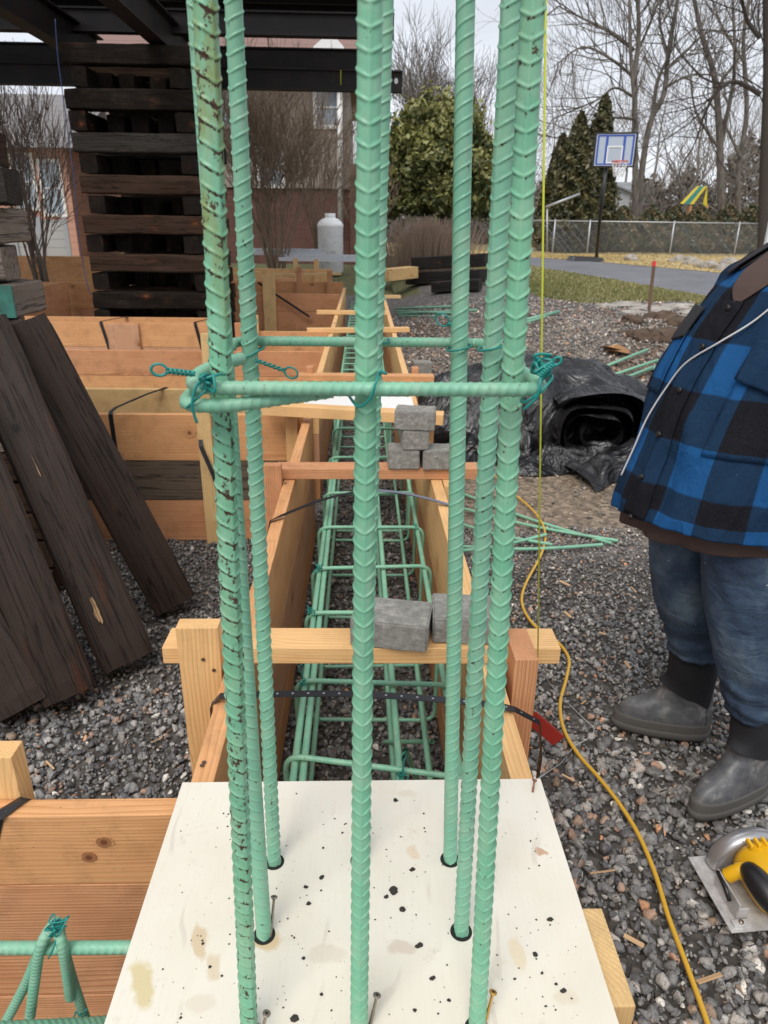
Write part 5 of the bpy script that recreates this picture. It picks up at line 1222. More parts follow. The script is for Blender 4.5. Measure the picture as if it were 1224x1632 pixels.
# propane tank
TANK, nt, b = newmat('mottled_white_tank', (.7, .71, .73), .5)  # white base with darker grey mottling
tc = N(nt, 'ShaderNodeTexCoord').outputs['Object']; lk(nt, ramp(nt, noise(nt, mapping(nt, tc, (1, 1, 2)), 6, 8, .75), [(.5, (.90, .91, .92)), (.64, (.70, .71, .72)), (.76, (.25, .25, .25))]), b.inputs['Base Color'])
y = 16.8; c_ = foot(527, y); c_.z = .55; zt_ = at(527, 340, y=y).z; R_ = 39 / 1130 * y * .48
e = empty('gas_tank', c_, 'upright white gas tank in front of the brick house', 'tank')
prof = [(.0, .05), (R_ * .9, .05), (R_, .12)]; H = zt_ - c_.z
pts = [(0, .04, R_ * .8), (0, .08, R_), (0, H * .78, R_)] + [(0, H * .78 + H * .16 * math.sin(q), R_ * math.cos(q) * .98 + .02) for q in np.linspace(.1, PI / 2, 8)]
MB().tube([c_ + Vector((0, 0, p[1])) for p in pts], [p[2] for p in pts], 24).obj('tank_body', TANK, e, True)
MB().tube([c_ + Vector((0, 0, H * .92)), c_ + Vector((0, 0, H))], [R_ * .42] * 2, 14).obj('valve_collar', TANK, e, True)
MB().tube([c_, c_ + Vector((0, 0, .06))], [R_ * .85] * 2, 18).obj('foot_ring', GALV, e, True)

# ------------------------------------------------------------ fence, hoop, play tower, stake, stones
y = 30
e = empty('chain_link_fence', foot(1040, y), 'grey chain link fence across the far side of the driveway', 'fence')
x0, x1 = P_(845, 400, y).x, P_(1330, 400, y).x; zt_ = at(1040, 354, y=y).z; zb = .60; m = MB(); s_ = .11; hh = zt_ - zb
k = x0
while k < x1:
    for sg in (1, -1):
        a, b_ = Vector((k, y, zb if sg > 0 else zt_)), Vector((k + hh, y, zt_ if sg > 0 else zb)); m.tube([a, b_], .006, 3, False)
    k += s_
m.obj('mesh', GALV, e); MB().tube([(x0, y, zt_), (x1, y, zt_)], .026, 8).obj('top_rail', GALV, e, True)
for u in (880, 935, 1067, 1170, 1290): x = P_(u, 400, y).x; MB().tube([(x, y - .05, .4), (x, y - .05, zt_ + .06)], .035, 8).obj('post', GALV, e, True)
e = empty('fence_post', foot(1221, 24), 'white post at the right edge above the worker', 'post'); b_ = foot(1222, 15); 
MB().box((P_(1219, 400, 15).x, 15, .5), (P_(1219, 400, 15).x + .10, 15.1, at(1222, 325, y=15).z)).obj('post_shaft', WHITE, e, bevel=.01)
MB().box((P_(1219, 400, 15).x - .01, 14.99, at(1222, 325, y=15).z), (P_(1219, 400, 15).x + .11, 15.11, at(1222, 325, y=15).z + .04)).obj('cap', WHITE, e, bevel=.01)
# portable basketball hoop
b0 = gnd(936, 417); y = b0.y
e = empty('basketball_hoop', b0, 'portable basketball hoop with a blue bordered backboard on the driveway', 'basketball hoop')
c_ = at(980, 239, y=y + .0); Wb = 62 / 1130 * (y * .93) * 1.0; Hb = 47 / 1130 * y * .93
MBd = Matrix.Translation(c_) @ Matrix.Rotation(rad(-12), 4, 'Z')
BLUEP, nt, b = newmat('blue_board_paint', (.035, .09, .40), .4); BOARD, nt, b = newmat('clear_backboard', (.42, .48, .56), .2)
def bx(m, x0, x1, z0, z1, y0, y1): m.box((x0 * Wb / 2, y0, z0 * Hb / 2), (x1 * Wb / 2, y1, z1 * Hb / 2))
def frame(m, s0, s1, y0, y1, cx=0, cz=0, kx=1, kz=1):
    for (a, b_, c2, d_) in ((-s0, -s1, -s0, s0), (s1, s0, -s0, s0), (-s1, s1, s1, s0), (-s1, s1, -s0, -s1)): bx(m, cx + a * kx, cx + b_ * kx, cz + c2 * kz, cz + d_ * kz, y0, y1)
m = MB(); bx(m, -.94, .94, -.94, .94, 0, .03); o = m.obj('backboard', BOARD, e, M=MBd)
m = MB(); frame(m, 1.03, .93, -.02, .05); m.obj('board_rim', BLACKP, o, M=MBd)
m = MB(); frame(m, .90, .80, -.010, -.002); bx(m, -.48, -.36, -.80, .80, -.010, -.002); bx(m, .36, .48, -.80, .80, -.010, -.002); m.obj('blue_border', BLUEP, o, M=MBd)
m = MB(); frame(m, 1, .82, -.014, -.006, 0, -.28, .38, .52); frame(m, .93, .90, -.013, -.004); m.obj('white_square', WHITE, o, M=MBd)
rimz = at(985, 259, y=y).z; rc = Vector((c_.x + .06, y - .42, rimz))
RIM, nt, b = newmat('orange_rim', (.55, .06, .03), .45)
MB().tube([rc + Vector((math.cos(q) * .23, math.sin(q) * .23, 0)) for q in np.linspace(0, 2 * PI, 30)], .012, 6).obj('rim', RIM, e, True)
MB().box((rc.x - .06, rc.y + .22, rimz - .06), (rc.x + .06, y, rimz + .02)).obj('rim_bracket', RIM, e)
m = MB()
for k in range(12):
    for sg in (1, -1):
        P = [rc + Vector((math.cos(2 * PI * (k + sg * t * 2) / 12) * (.23 - .10 * t), math.sin(2 * PI * (k + sg * t * 2) / 12) * (.23 - .10 * t), -.42 * t)) for t in np.linspace(0, 1, 6)]
        m.tube(P, .007, 4, False)
m.obj('net', WHITE, e)
pb = gnd(950, 415); MB().tube([pb, at(958, 330, y=y + .1), at(967, 262, y=y + .15)], .055, 10).obj('pole', BLACKP, e, True)
MB().tube([at(967, 262, y=y + .15), Vector((c_.x, y + .06, c_.z - .1))], .04, 8).obj('arm', BLACKP, e, True)
bw = 52 / 1130 * y * .5; bm_ = MB(); bm_.add([(-bw, -.35, 0), (bw, -.35, 0), (bw, .35, 0), (-bw, .35, 0), (-bw * .85, -.28, .16), (bw * .85, -.28, .12), (bw * .85, .28, .12), (-bw * .85, .28, .16)], [(3, 2, 1, 0), (4, 5, 6, 7), (0, 1, 5, 4), (1, 2, 6, 5), (2, 3, 7, 6), (3, 0, 4, 7)])
bm_.obj('weighted_base', BLACKP, e, M=Matrix.Translation(b0 + Vector((0, .2, 0))), bevel=.03)
# slanting white awning pole
MB_ = MB().tube([P_(870, 330, 29), P_(924, 309, 29)], .05, 6); MB_.tube([P_(872, 333, 29), P_(872, 402, 29)], .03, 6)
tag(MB_.obj('slanting_pole', GALV, None, True), 'slanting pale pole left of the dark cedars above the fence', 'pole')
# play tower
y = 34.6; SWY, nt, b = newmat('yellow_canopy', (.70, .55, .03), .6); SWG, nt, b = newmat('green_canopy', (.03, .22, .17), .6)
e = empty('play_tower', foot(1108, y), 'play tower with a yellow and green striped roof behind the fence', 'play tower')
A_, B_, C_, D_ = P_(1084, 325, y), P_(1111, 297, y), P_(1127, 297, y + .6), P_(1126, 327, y)
def stripe(t0, t1, mat, nme):
    a0, a1 = A_, P_(1105, 326, y - 1.0); c0, c1 = B_, P_(1127, 297, y - 1.0)
    MB().add(*slab([a0.lerp(a1, t0), a0.lerp(a1, t1), c0.lerp(c1, t1), c0.lerp(c1, t0)])).obj(nme, mat, e)
stripe(0, .3, SWY, 'canopy_stripe'); stripe(.3, .75, SWG, 'canopy_stripe'); stripe(.75, 1, SWY, 'canopy_stripe')
MB().add(*slab([P_(1127, 297, y - 1), P_(1127, 330, y - 1), P_(1119, 330, y - 1)])).obj('gable', SWY, e)
for u, yy in ((1098, y), (1124, y), (1101, y - 1), (1127, y - 1)): p = P_(u, 328, yy); MB().box((p.x - .05, yy - .05, .5), (p.x + .05, yy + .05, p.z)).obj('post', W_ORANGE, e)
for z in (1.3, 1.7): p, q = P_(1098, 360, y - 1), P_(1127, 360, y - 1); MB().box((p.x, y - 1.08, z), (q.x, y - 1.052, z + .18)).obj('side_board', W_ORANGE, e)
# survey stake
b_ = gnd(1034, 497); t_ = at(1043, 416, y=b_.y)
e = empty('survey_stake', b_, 'thin wooden survey stake with a red painted tip beside the lawn', 'stake')
plank('stake_shaft', b_ - Vector((0, 0, .05)), b_.lerp(t_, .9), .05, .022, W_STAKE, e, up=(1, 0, 0)); PINK, nt, b = newmat('fluorescent_red_paint', (.75, .03, .06), .5)
plank('painted_tip', b_.lerp(t_, .9), t_, .051, .023, PINK, e, up=(1, 0, 0))
# field stones
def rock(c_, s_, seed, mat, label, group, name='stone'):
    bm = bmesh.new(); bmesh.ops.create_icosphere(bm, subdivisions=3, radius=1)
    for v_ in bm.verts:
        f = 1 + .35 * mn.noise(v_.co * 1.2 + Vector((seed * 3, 0, 0))) + .12 * mn.noise(v_.co * 4 + Vector((seed, 0, 0))); v_.co = Vector((v_.co.x * s_[0], v_.co.y * s_[1], v_.co.z * s_[2])) * f
    me = bpy.data.meshes.new(name); bm.to_mesh(me); bm.free(); tag(link(name, me, mat, None, Matrix.Translation(c_)), label, 'stone', group)
ROCKM, nt, b = newmat('pale_field_stone', (.36, .33, .29), .85); v_ = objvec(nt)
lk(nt, ramp(nt, noise(nt, v_, 5, 7, .7), [(.3, (.20, .17, .14)), (.6, (.40, .37, .33)), (.75, (.55, .53, .50))]), b.inputs['Base Color']); bump(nt, b, noise(nt, v_, 14, 6), .7, .04)
nmz = ['leftmost low stone', 'second stone', 'third small stone', 'tallest rounded stone', 'flat stone beside the tallest one', 'pale stone', 'brown stone', 'largest pale stone', 'stone at the worker\'s collar']
for k, (u, v, w_) in enumerate([(1006, 412, 22), (1070, 414, 12), (1083, 413, 20), (1100, 418, 26), (1118, 422, 20), (1130, 424, 26), (1152, 428, 24), (1165, 424, 34), (1180, 434, 26)]):
    p = gnd(u, v + 4); s_ = w_ / 1130 * p.y * .5; rock(p + Vector((0, 0, s_ * .3)), (s_, s_ * .8, s_ * .62), k, ROCKM, nmz[k] + ' of the row along the far edge of the driveway', 'field stones along the driveway')
for k, (u, v, w_) in enumerate([(965, 489, 40), (1000, 486, 60), (1040, 492, 70), (1085, 488, 60), (1110, 498, 60), (1060, 503, 50), (1010, 499, 46), (1090, 508, 50)]):
    p = gnd(u, v); s_ = w_ / 1130 * p.y * .5; rock(p, (s_, s_ * .9, .05), 20 + k, ROCKM, ['leftmost', 'second', 'third', 'fourth', 'fifth', 'sixth', 'seventh', 'eighth'][k] + ' flat flagstone lying between the lawn and the dirt', 'flagstones at the edge of the lawn', 'flagstone')
SOIL, nt, b = newmat('dark_soil', (.05, .033, .022), .95); v_ = objvec(nt); lk(nt, ramp(nt, noise(nt, v_, 8, 7, .7), [(.3, (.035, .022, .014)), (.7, (.16, .105, .07))]), b.inputs['Base Color']); bump(nt, b, noise(nt, v_, 25, 6, .7), 1, .03)
for k, (u, v, w_) in enumerate([(1010, 515, 34), (1040, 510, 30), (1062, 512, 40), (1085, 520, 40), (1030, 540, 44), (1070, 545, 60), (1095, 545, 40), (1000, 535, 26)]):
    p = gnd(u, v); s_ = w_ / 1130 * p.y * .62; rock(p, (s_, s_, s_ * .6), 50 + k, SOIL, ['first', 'second', 'third', 'fourth', 'fifth', 'sixth', 'seventh', 'eighth'][k] + ' clod of dark soil from the left on the dug bank', 'clods of dark soil', 'soil_clod')
LEAFB, nt, b = newmat('dead_leaf', (.30, .15, .06), .8)
for k, (u, v) in enumerate([(975, 556), (985, 562), (868, 742), (940, 585)]):
    p = gnd(u, v, .02); q = p.y * .012; P = [p + Vector((math.cos(a) * q * 1.4, math.sin(a) * q, .02 * math.sin(a * 2) + .02)) for a in np.linspace(0, 2 * PI, 9)[:-1]]
    tag(MB().add(*slab(P, .002)).obj('dead_leaf', LEAFB), ['brown dead leaf by the dug bank', 'second brown dead leaf by the dug bank', 'dead leaf on the mud below the plastic', 'dead leaf behind the black plastic'][k], 'leaf', 'dead leaves')

rd = random.Random(77); CH = wood('fresh_chip', (.62, .42, .24), (.42, .25, .12), knots=False)
for k, (u, v) in enumerate([(905, 1240), (960, 1010), (1010, 940), (905, 980), (960, 1390), (1010, 1500), (250, 1180), (80, 1220), (930, 1120), (1000, 1060), (1130, 1560), (900, 930)]):
    p = gnd(u, v, .03); a = rd.uniform(0, PI); L = rd.uniform(.012, .035)
    o = plank('wood_chip', p - Vector((math.cos(a) * L, math.sin(a) * L, 0)), p + Vector((math.cos(a) * L, math.sin(a) * L, .004)), rd.uniform(.004, .012), .0025, CH, bev=.0004, up=(math.sin(a), -math.cos(a), .4))
    tag(o, ['small wood chip on the gravel right of the plywood corner', 'small wood chip on the gravel beside the yellow cord below the stake', 'small wood chip on the gravel left of the worker boots, far one', 'small wood chip inside the first bend of the cord', 'small wood chip on the gravel right of the light stub post', 'small wood chip on the gravel left of the saw', 'small wood chip behind the nearest left form wall, right one', 'small wood chip behind the nearest left form wall, left one', 'small wood chip beside the red bar', 'small wood chip on the gravel left of the nearer toe', 'small wood chip on the gravel below the saw', 'small wood chip on the gravel beyond the cross board end'][k], 'wood chip', 'wood chips on the gravel')

# ------------------------------------------------------------ worker
f_ = Vector((-.96, -.28, 0)).normalized(); l_ = Vector((-f_.y, f_.x, 0)); O = Vector((1.08, 1.81, 0))
SEC = [(.795, .0, .378, .245, .282), (.88, .0, .368, .238, .278), (.98, .0, .356, .225, .272), (1.08, 0, .332, .215, .262), (1.18, -.005, .308, .205, .255), (1.27, -.02, .285, .19, .25), (1.35, -.035, .262, .18, .245), (1.42, -.05, .238, .165, .236), (1.47, -.06, .215, .15, .22), (1.505, -.07, .190, .13, .185), (1.535, -.08, .160, .118, .145), (1.565, -.09, .125, .10, .115), (1.60, -.095, .10, .092, .095)]
SZ = [s_[0] for s_ in SEC]
def surf(th, z, off=0, wr=True):
    g_ = lambda k: float(np.interp(z, SZ, [s_[k] for s_ in SEC]))
    a = g_(2) if math.cos(th) > 0 else g_(3); w_ = g_(4)
    ct, st = math.cos(th), math.sin(th); ex = 2 / 2.25
    x, y = abs(ct) ** ex * (1 if ct > 0 else -1) * (a + off), abs(st) ** ex * (1 if st > 0 else -1) * (w_ + off)
    if wr:
        q = mn.noise(Vector((th * 2.2, z * 5, 2))) * .018 + (.5 - abs(mn.noise(Vector((th * 3 + z * 2, z * 4 - th * 2, 7))))) * .026 + .008 * (.5 - abs(mn.noise(Vector((th * 7 - z * 6, z * 9, 3))))) + (.010 * math.sin(th * 9 + 1) * max(0, (1.0 - z) / .2) if z < 1 else 0)
        k = 1 + q / .3; x *= k; y *= k
    return O + f_ * (x + g_(1)) + l_ * y + Vector((0, 0, z))
def plaid():
    m, nt, b = newmat('blue_black_plaid', (.02, .05, .12), .9)
    uv = N(nt, 'ShaderNodeUVMap').outputs[0]; sx = N(nt, 'ShaderNodeSeparateXYZ'); lk(nt, uv, sx.inputs[0])
    def stripe_(s_, per, off):
        q = math_(nt, 'FRACT', math_(nt, 'DIVIDE', math_(nt, 'ADD', s_, off), per)); return ramp(nt, q, [(0, 0), (.49, 0), (.51, 1), (.985, 1), (1, 0)])
    a, c_ = stripe_(sx.outputs[0], .20, .055), stripe_(sx.outputs[1], .235, .06)
    s_ = math_(nt, 'MULTIPLY', math_(nt, 'ADD', a, c_), .5)
    c = ramp(nt, s_, [(0, (.009, .0075, .009)), (.5, (.009, .030, .068)), (1, (.012, .085, .24))])
    tc = N(nt, 'ShaderNodeTexCoord').outputs['Object']
    c = mix(nt, ramp(nt, noise(nt, tc, 340, 2), [(.35, 0), (.65, .35)]), c, mix(nt, .5, c, (.04, .055, .08)))
    c = mix(nt, ramp(nt, noise(nt, tc, 150, 2, .5), [(.80, 0), (.82, .6)]), c, (.5, .5, .5))
    lk(nt, c, b.inputs['Base Color']); b.inputs['Specular IOR Level'].default_value = .1
    bump(nt, b, math_(nt, 'ADD', noise(nt, tc, 420, 3), math_(nt, 'MULTIPLY', noise(nt, mapping(nt, tc, (1.3, 1.3, .8)), 8, 4, .55, 1.0), 9)), .5, .006); return m
PLAID = plaid()
def uvmesh(name, V, F, UV):
    me = mesh_np(name, np.array([tuple(v) for v in V]), F, True); uvl = me.uv_layers.new(name='UVMap')
    for lp in me.loops: uvl.data[lp.index].uv = UV[lp.vertex_index]
    return me
wk = empty('person', O, 'worker in blue and black plaid jacket, jeans and rubber boots beside the trench', 'person')
nt_, nz = 140, 70; V, UV, F = [], [], []
for j in range(nz + 1):
    z = .795 + (1.565 - .795) * j / nz
    for i in range(nt_ + 1):
        th = -PI + 2 * PI * i / nt_ + .0001; zz = z + (.04 + .035 * math.sin(th) + .06 * math.cos(th)) * max(0, 1 - j / 16)
        V.append(surf(th, zz)); UV.append((th * .27, z))
for j in range(nz):
    z = .795 + (1.565 - .795) * (j + .5) / nz
    for i in range(nt_):
        a = j * (nt_ + 1) + i; F.append((a, a + 1, a + nt_ + 2, a + nt_ + 1))
jk = link('jacket', uvmesh('jacket', V, F, UV), PLAID, wk)
md = jk.modifiers.new('thick', 'SOLIDIFY'); md.thickness = .006; md.offset = -1
def patch(name, th0, th1, z0, z1, off, mat, parent, shape=None, thick=.004, uvs=None, n=14, vee=False):
    V, UV, F = [], [], []
    for j in range(n + 1):
        for i in range(n + 1):
            s_, t = i / n, j / n; k = t if vee else 1; th = (th0 + th1) / 2 + (th1 - th0) * (s_ - .5) * k; z = z0 + (z1 - z0) * t
            if shape: z = shape(s_, z, t)
            V.append(surf(th, z, off)); UV.append(((th * .27 if not uvs else uvs[0]), z if not uvs else uvs[1]))
    F = [(j * (n + 1) + i, j * (n + 1) + i + 1, (j + 1) * (n + 1) + i + 1, (j + 1) * (n + 1) + i) for j in range(n) for i in range(n)]
    o = link(name, uvmesh(name, V, F, UV), mat, parent); md = o.modifiers.new('thick', 'SOLIDIFY'); md.thickness = thick; md.offset = 1; return o
patch('placket', -.10, .09, .90, 1.44, .004, PLAID, jk, n=40)
BUT, nt, b = newmat('dark_button', (.015, .014, .014), .35)
for z in (.90, 1.01, 1.12, 1.23, 1.335, 1.425):
    p = surf(.0, z, .011); n_ = (p - Vector((O.x, O.y, p.z))).normalized(); MB().tube([p, p + n_ * .004], [.0085, .0075], 14).obj('button', BUT, jk, True)
DKF, nt, b = newmat('dark_flannel', (.018, .017, .020), .9)
patch('pocket_flap', -.80, -.30, 1.345, 1.415, .006, DKF, jk, lambda s_, z, t: z - .018 * (1 - abs(2 * s_ - 1)) * (1 - t), .007)
patch('pocket', -.80, -.30, 1.20, 1.36, .003, PLAID, jk, None, .003)
patch('pocket_flap', .42, 1.05, 1.275, 1.365, .008, PLAID, jk, lambda s_, z, t: z - .022 * (1 - abs(2 * s_ - 1)) * (1 - t), .010, uvs=(.06, .18))
patch('pocket', .42, 1.05, 1.10, 1.29, .003, PLAID, jk, None, .003)
def strip3(name, rings, mat, parent, closed=True):
    V = [v for r_ in rings for v in r_]; K = len(rings[0]); F = []
    for j in range(len(rings) - 1):
        for i in range(K if closed else K - 1): F.append((j * K + i, j * K + (i + 1) % K, (j + 1) * K + (i + 1) % K, (j + 1) * K + i))
    return link(name, mesh_np(name, np.array([tuple(v) for v in V]), F, True), mat, parent)
BROWN, nt, b = newmat('brown_sweatshirt', (.070, .042, .034), .95)
patch('sweatshirt_neck', -.55, .60, 1.43, 1.59, .0035, BROWN, wk, vee=True, n=20)
# collar, turned down
rings = []
for (zo, off) in ((1.55, .010), (1.60, .012), (1.625, .008), (1.612, .020), (1.56, .024), (1.535, .018)):
    rings.append([surf(th, zo - .05 * max(0, math.cos(th)) ** 2, off, False) for th in np.linspace(.50, 2 * PI - .45, 50)])
o = strip3('collar', rings, DKF, jk, False); md = o.modifiers.new('thick', 'SOLIDIFY'); md.thickness = .004
BROWN, nt, b = newmat('brown_sweatshirt_knit', (.070, .042, .034), .95); tc = N(nt, 'ShaderNodeTexCoord').outputs['Object']; bump(nt, b, math_(nt, 'ADD', noise(nt, tc, 260, 3), math_(nt, 'MULTIPLY', noise(nt, tc, 12, 4), 5)), .3, .003)
rings = [[surf(th, z + (.045 if z < .85 else 0) + .03 * math.sin(th) + .035 * math.cos(th), off) for th in np.linspace(0, 2 * PI, 97)[:-1]] for z, off in ((.757, -.050), (.760, -.046), (.780, -.044), (.80, -.044), (.9, -.04), (1.2, -.02), (1.45, -.016), (1.53, -.012), (1.58, -.006), (1.60, -.008))]
for r_, dz in zip(rings, (.0,) * 10): pass
V0 = [[Vector((O.x + (p.x - O.x), O.y + (p.y - O.y), p.z)) for p in r_] for r_ in rings]
strip3('sweatshirt', V0, BROWN, wk)
# drawstring over the chest
WCD, nt, b = newmat('white_drawstring', (.52, .50, .50), .7)
P = [surf(th, z, .009) for th, z in ((.62, 1.50), (.42, 1.45), (.28, 1.40), (.12, 1.35), (-.08, 1.29), (-.20, 1.22), (-.26, 1.14), (-.28, 1.06), (-.29, .98))]
MB().tube(catmull(P, 8), .0024, 8).obj('drawstring', WCD, wk, True)
# jeans
JEAN, nt, b = newmat('worn_blue_denim', (.04, .07, .12), .85)
tc = N(nt, 'ShaderNodeTexCoord').outputs['Object']
c = ramp(nt, noise(nt, mapping(nt, tc, (1, 1, .7)), 7, 5, .6), [(.3, (.010, .022, .050)), (.5, (.028, .055, .10)), (.72, (.11, .155, .20))])
c = mix(nt, ramp(nt, noise(nt, mapping(nt, tc, (1, 1, 3)), 210, 3), [(.4, 0), (.7, .4)]), c, mix(nt, .5, c, (.12, .17, .24)))
c = mix(nt, ramp(nt, noise(nt, tc, 55, 2, .4), [(.76, 0), (.78, .8)]), c, (.6, .62, .62))
lk(nt, c, b.inputs['Base Color']); bump(nt, b, math_(nt, 'ADD', noise(nt, tc, 400, 2), math_(nt, 'MULTIPLY', noise(nt, mapping(nt, tc, (1, 1, 1.8)), 11, 4, .5, .8), 9)), .45, .004)
def leg(cs, seed):
    n, m_ = 70, 56; rings = []
    zs = [c_[2] for c_ in cs][::-1]
    for j in range(n + 1):
        t = j / n; z = zs[0] + (zs[-1] - zs[0]) * (1 - t); g_ = lambda k: float(np.interp(z, zs, [c_[k] for c_ in cs][::-1]))
        cx, cy, ra, rb_ = g_(0), g_(1), g_(3), g_(4); ring_ = []
        low_ = max(0, (zs[0] + .19 - z) / .19)
        for i in range(m_):
            a = i / m_ * 2 * PI
            q = .09 * (.4 - abs(mn.noise(Vector((math.cos(a) * 2.2 + seed, math.sin(a) * 2.2 + z * 3, z * 6 + 9))))) + .05 * mn.noise(Vector((math.cos(a) * 1.5 + seed, math.sin(a) * 1.5, z * 7))) + .07 * low_ * math.sin(z * 95 + 1.6 * math.sin(a + seed) + 2 * mn.noise(Vector((a, z * 6, seed)))) + .05 * mn.noise(Vector((math.cos(a) * 3, math.sin(a) * 3 + z * 12, seed + 3)))
            p = Vector((cx, cy, z)) + f_ * math.cos(a) * ra * (1 + q) + l_ * math.sin(a) * rb_ * (1 + q); ring_.append(p)
        rings.append(ring_)
    c_ = cs[-1]; rings.append([Vector((c_[0], c_[1], p.z)) .lerp(p, .8) + Vector((0, 0, .02)) for p in rings[-1]])
    return rings
LA = [(1.00, 1.895, .93, .16, .13), (.965, 1.89, .80, .125, .112), (.975, 1.89, .66, .106, .100), (1.005, 1.90, .52, .096, .092), (1.04, 1.91, .44, .090, .086), (1.062, 1.915, .385, .087, .082), (1.068, 1.915, .345, .080, .076)]
LB = [(1.05, 1.70, .93, .16, .13), (1.04, 1.685, .80, .14, .122), (1.055, 1.675, .66, .116, .108), (1.09, 1.665, .50, .103, .098), (1.115, 1.66, .41, .097, .092), (1.130, 1.655, .355, .092, .086), (1.136, 1.652, .31, .084, .079)]
V, F, base = [], [], 0
for cs, sd in ((LA, 1), (LB, 5)):
    R_ = leg(cs, sd); K = len(R_[0]); vv = [tuple(p) for r_ in R_ for p in r_]; V += vv
    F += [(base + j * K + i, base + (j + 1) * K + i, base + (j + 1) * K + (i + 1) % K, base + j * K + (i + 1) % K) for j in range(len(R_) - 1) for i in range(K)]; base += len(vv)
link('jeans', mesh_np('jeans', np.array(V), F, True), JEAN, wk)
# boots
BOOT, nt, b = newmat('dusty_grey_rubber', (.06, .062, .066), .6); tc = N(nt, 'ShaderNodeTexCoord').outputs['Object']
lk(nt, ramp(nt, noise(nt, tc, 16, 7, .7), [(.32, (.045, .047, .053)), (.55, (.11, .112, .115)), (.72, (.30, .29, .27))]), b.inputs['Base Color'])
b.inputs['Roughness'].default_value = .42
SOLE, nt, b = newmat('boot_sole', (.085, .08, .073), .85)
BS = [(0, .074, .222, .052, 0), (.012, .082, .238, .060, 0), (.034, .082, .238, .060, 0), (.036, .077, .231, .056, 1), (.06, .076, .230, .056, 1), (.082, .074, .222, .054, 1), (.10, .072, .202, .051, 1), (.115, .070, .170, .048, 1), (.135, .069, .125, .046, 1), (.165, .068, .092, .047, 1), (.20, .068, .078, .052, 1), (.235, .070, .074, .057, 1), (.30, .074, .072, .062, 2), (.38, .078, .076, .066, 2), (.42, .079, .077, .067, 2)]
def boot(ank, d, lean):
    d = Vector((*d, 0)).normalized(); s2 = Vector((-d.y, d.x, 0)); K = 48
    def ring_(z, bk, fr, w_):
        out = []
        for i in range(K):
            a = i / K * 2 * PI; ct, st = math.cos(a), math.sin(a); ex = 2 / 2.4
            x = (fr if ct > 0 else bk) * abs(ct) ** ex * (1 if ct > 0 else -1); wd = w_ * (1.0 if ct < 0 else (1 - .12 * math.cos(2 * a) * .3))
            x2 = x; nrm = 1 + .02 * mn.noise(Vector((ct * 2, st * 2, z * 18)))
            k = max(0, (z - .14)) ; out.append(Vector(ank) + Vector((0, 0, z)) + d * x2 * nrm + s2 * wd * abs(st) ** ex * (1 if st > 0 else -1) * nrm + lean * k)
        return out
    zs = np.array([q[0] for q in BS])
    def rings(z0, z1, n, off=0): return [ring_(z, *[float(np.interp(z, zs, [q[k] for q in BS])) + off for k in (1, 2, 3)]) for z in np.linspace(z0, z1, n)]
    r0 = rings(.036, .225, 34); o = strip3('boot', r0, BOOT, wk)
    r1 = rings(0, .0355, 5); c_ = Vector((0, 0, 0))
    s_ = strip3('sole', [[Vector(ank) + Vector((0, 0, .0))] * K] + r1 + [[p.lerp(Vector(ank) + Vector((0, 0, .036)), .15) for p in r1[-1]]], SOLE, o)
    r2 = rings(.155, .42, 20, .003)
    tc_ = rings(.036, .066, 5, .0025); nn_ = [[p for i, p in enumerate(r_)] for r_ in tc_]; strip3('rand', nn_ + [[p.lerp(Vector(ank) + Vector((0, 0, .066)), .05) for p in tc_[-1]]], SOLE, o)
    hb = [[r_[i] for i in range(K // 2 - 7, K // 2 + 8)] for r_ in rings(.066, .19, 10, .0025)]; strip3('heel_counter', hb, BOOT, o, False)
    # upper of the boot: neoprene with a dipped lower edge at the front
    for j, r_ in enumerate(r2):
        for i in range(K):
            a = i / K * 2 * PI
            if j < 6: r_[i] = r_[i] + Vector((0, 0, (.045 * math.cos(a)) * (1 - j / 6)))
    strip3('boot_shaft', r2, RUBBER, o)
boot((1.083, 1.917, 0.026), (-.985, .175), Vector((-.10, .0, 0)))
boot((1.150, 1.645, 0.026), (-.884, -.467), Vector((-.07, 0, 0)))
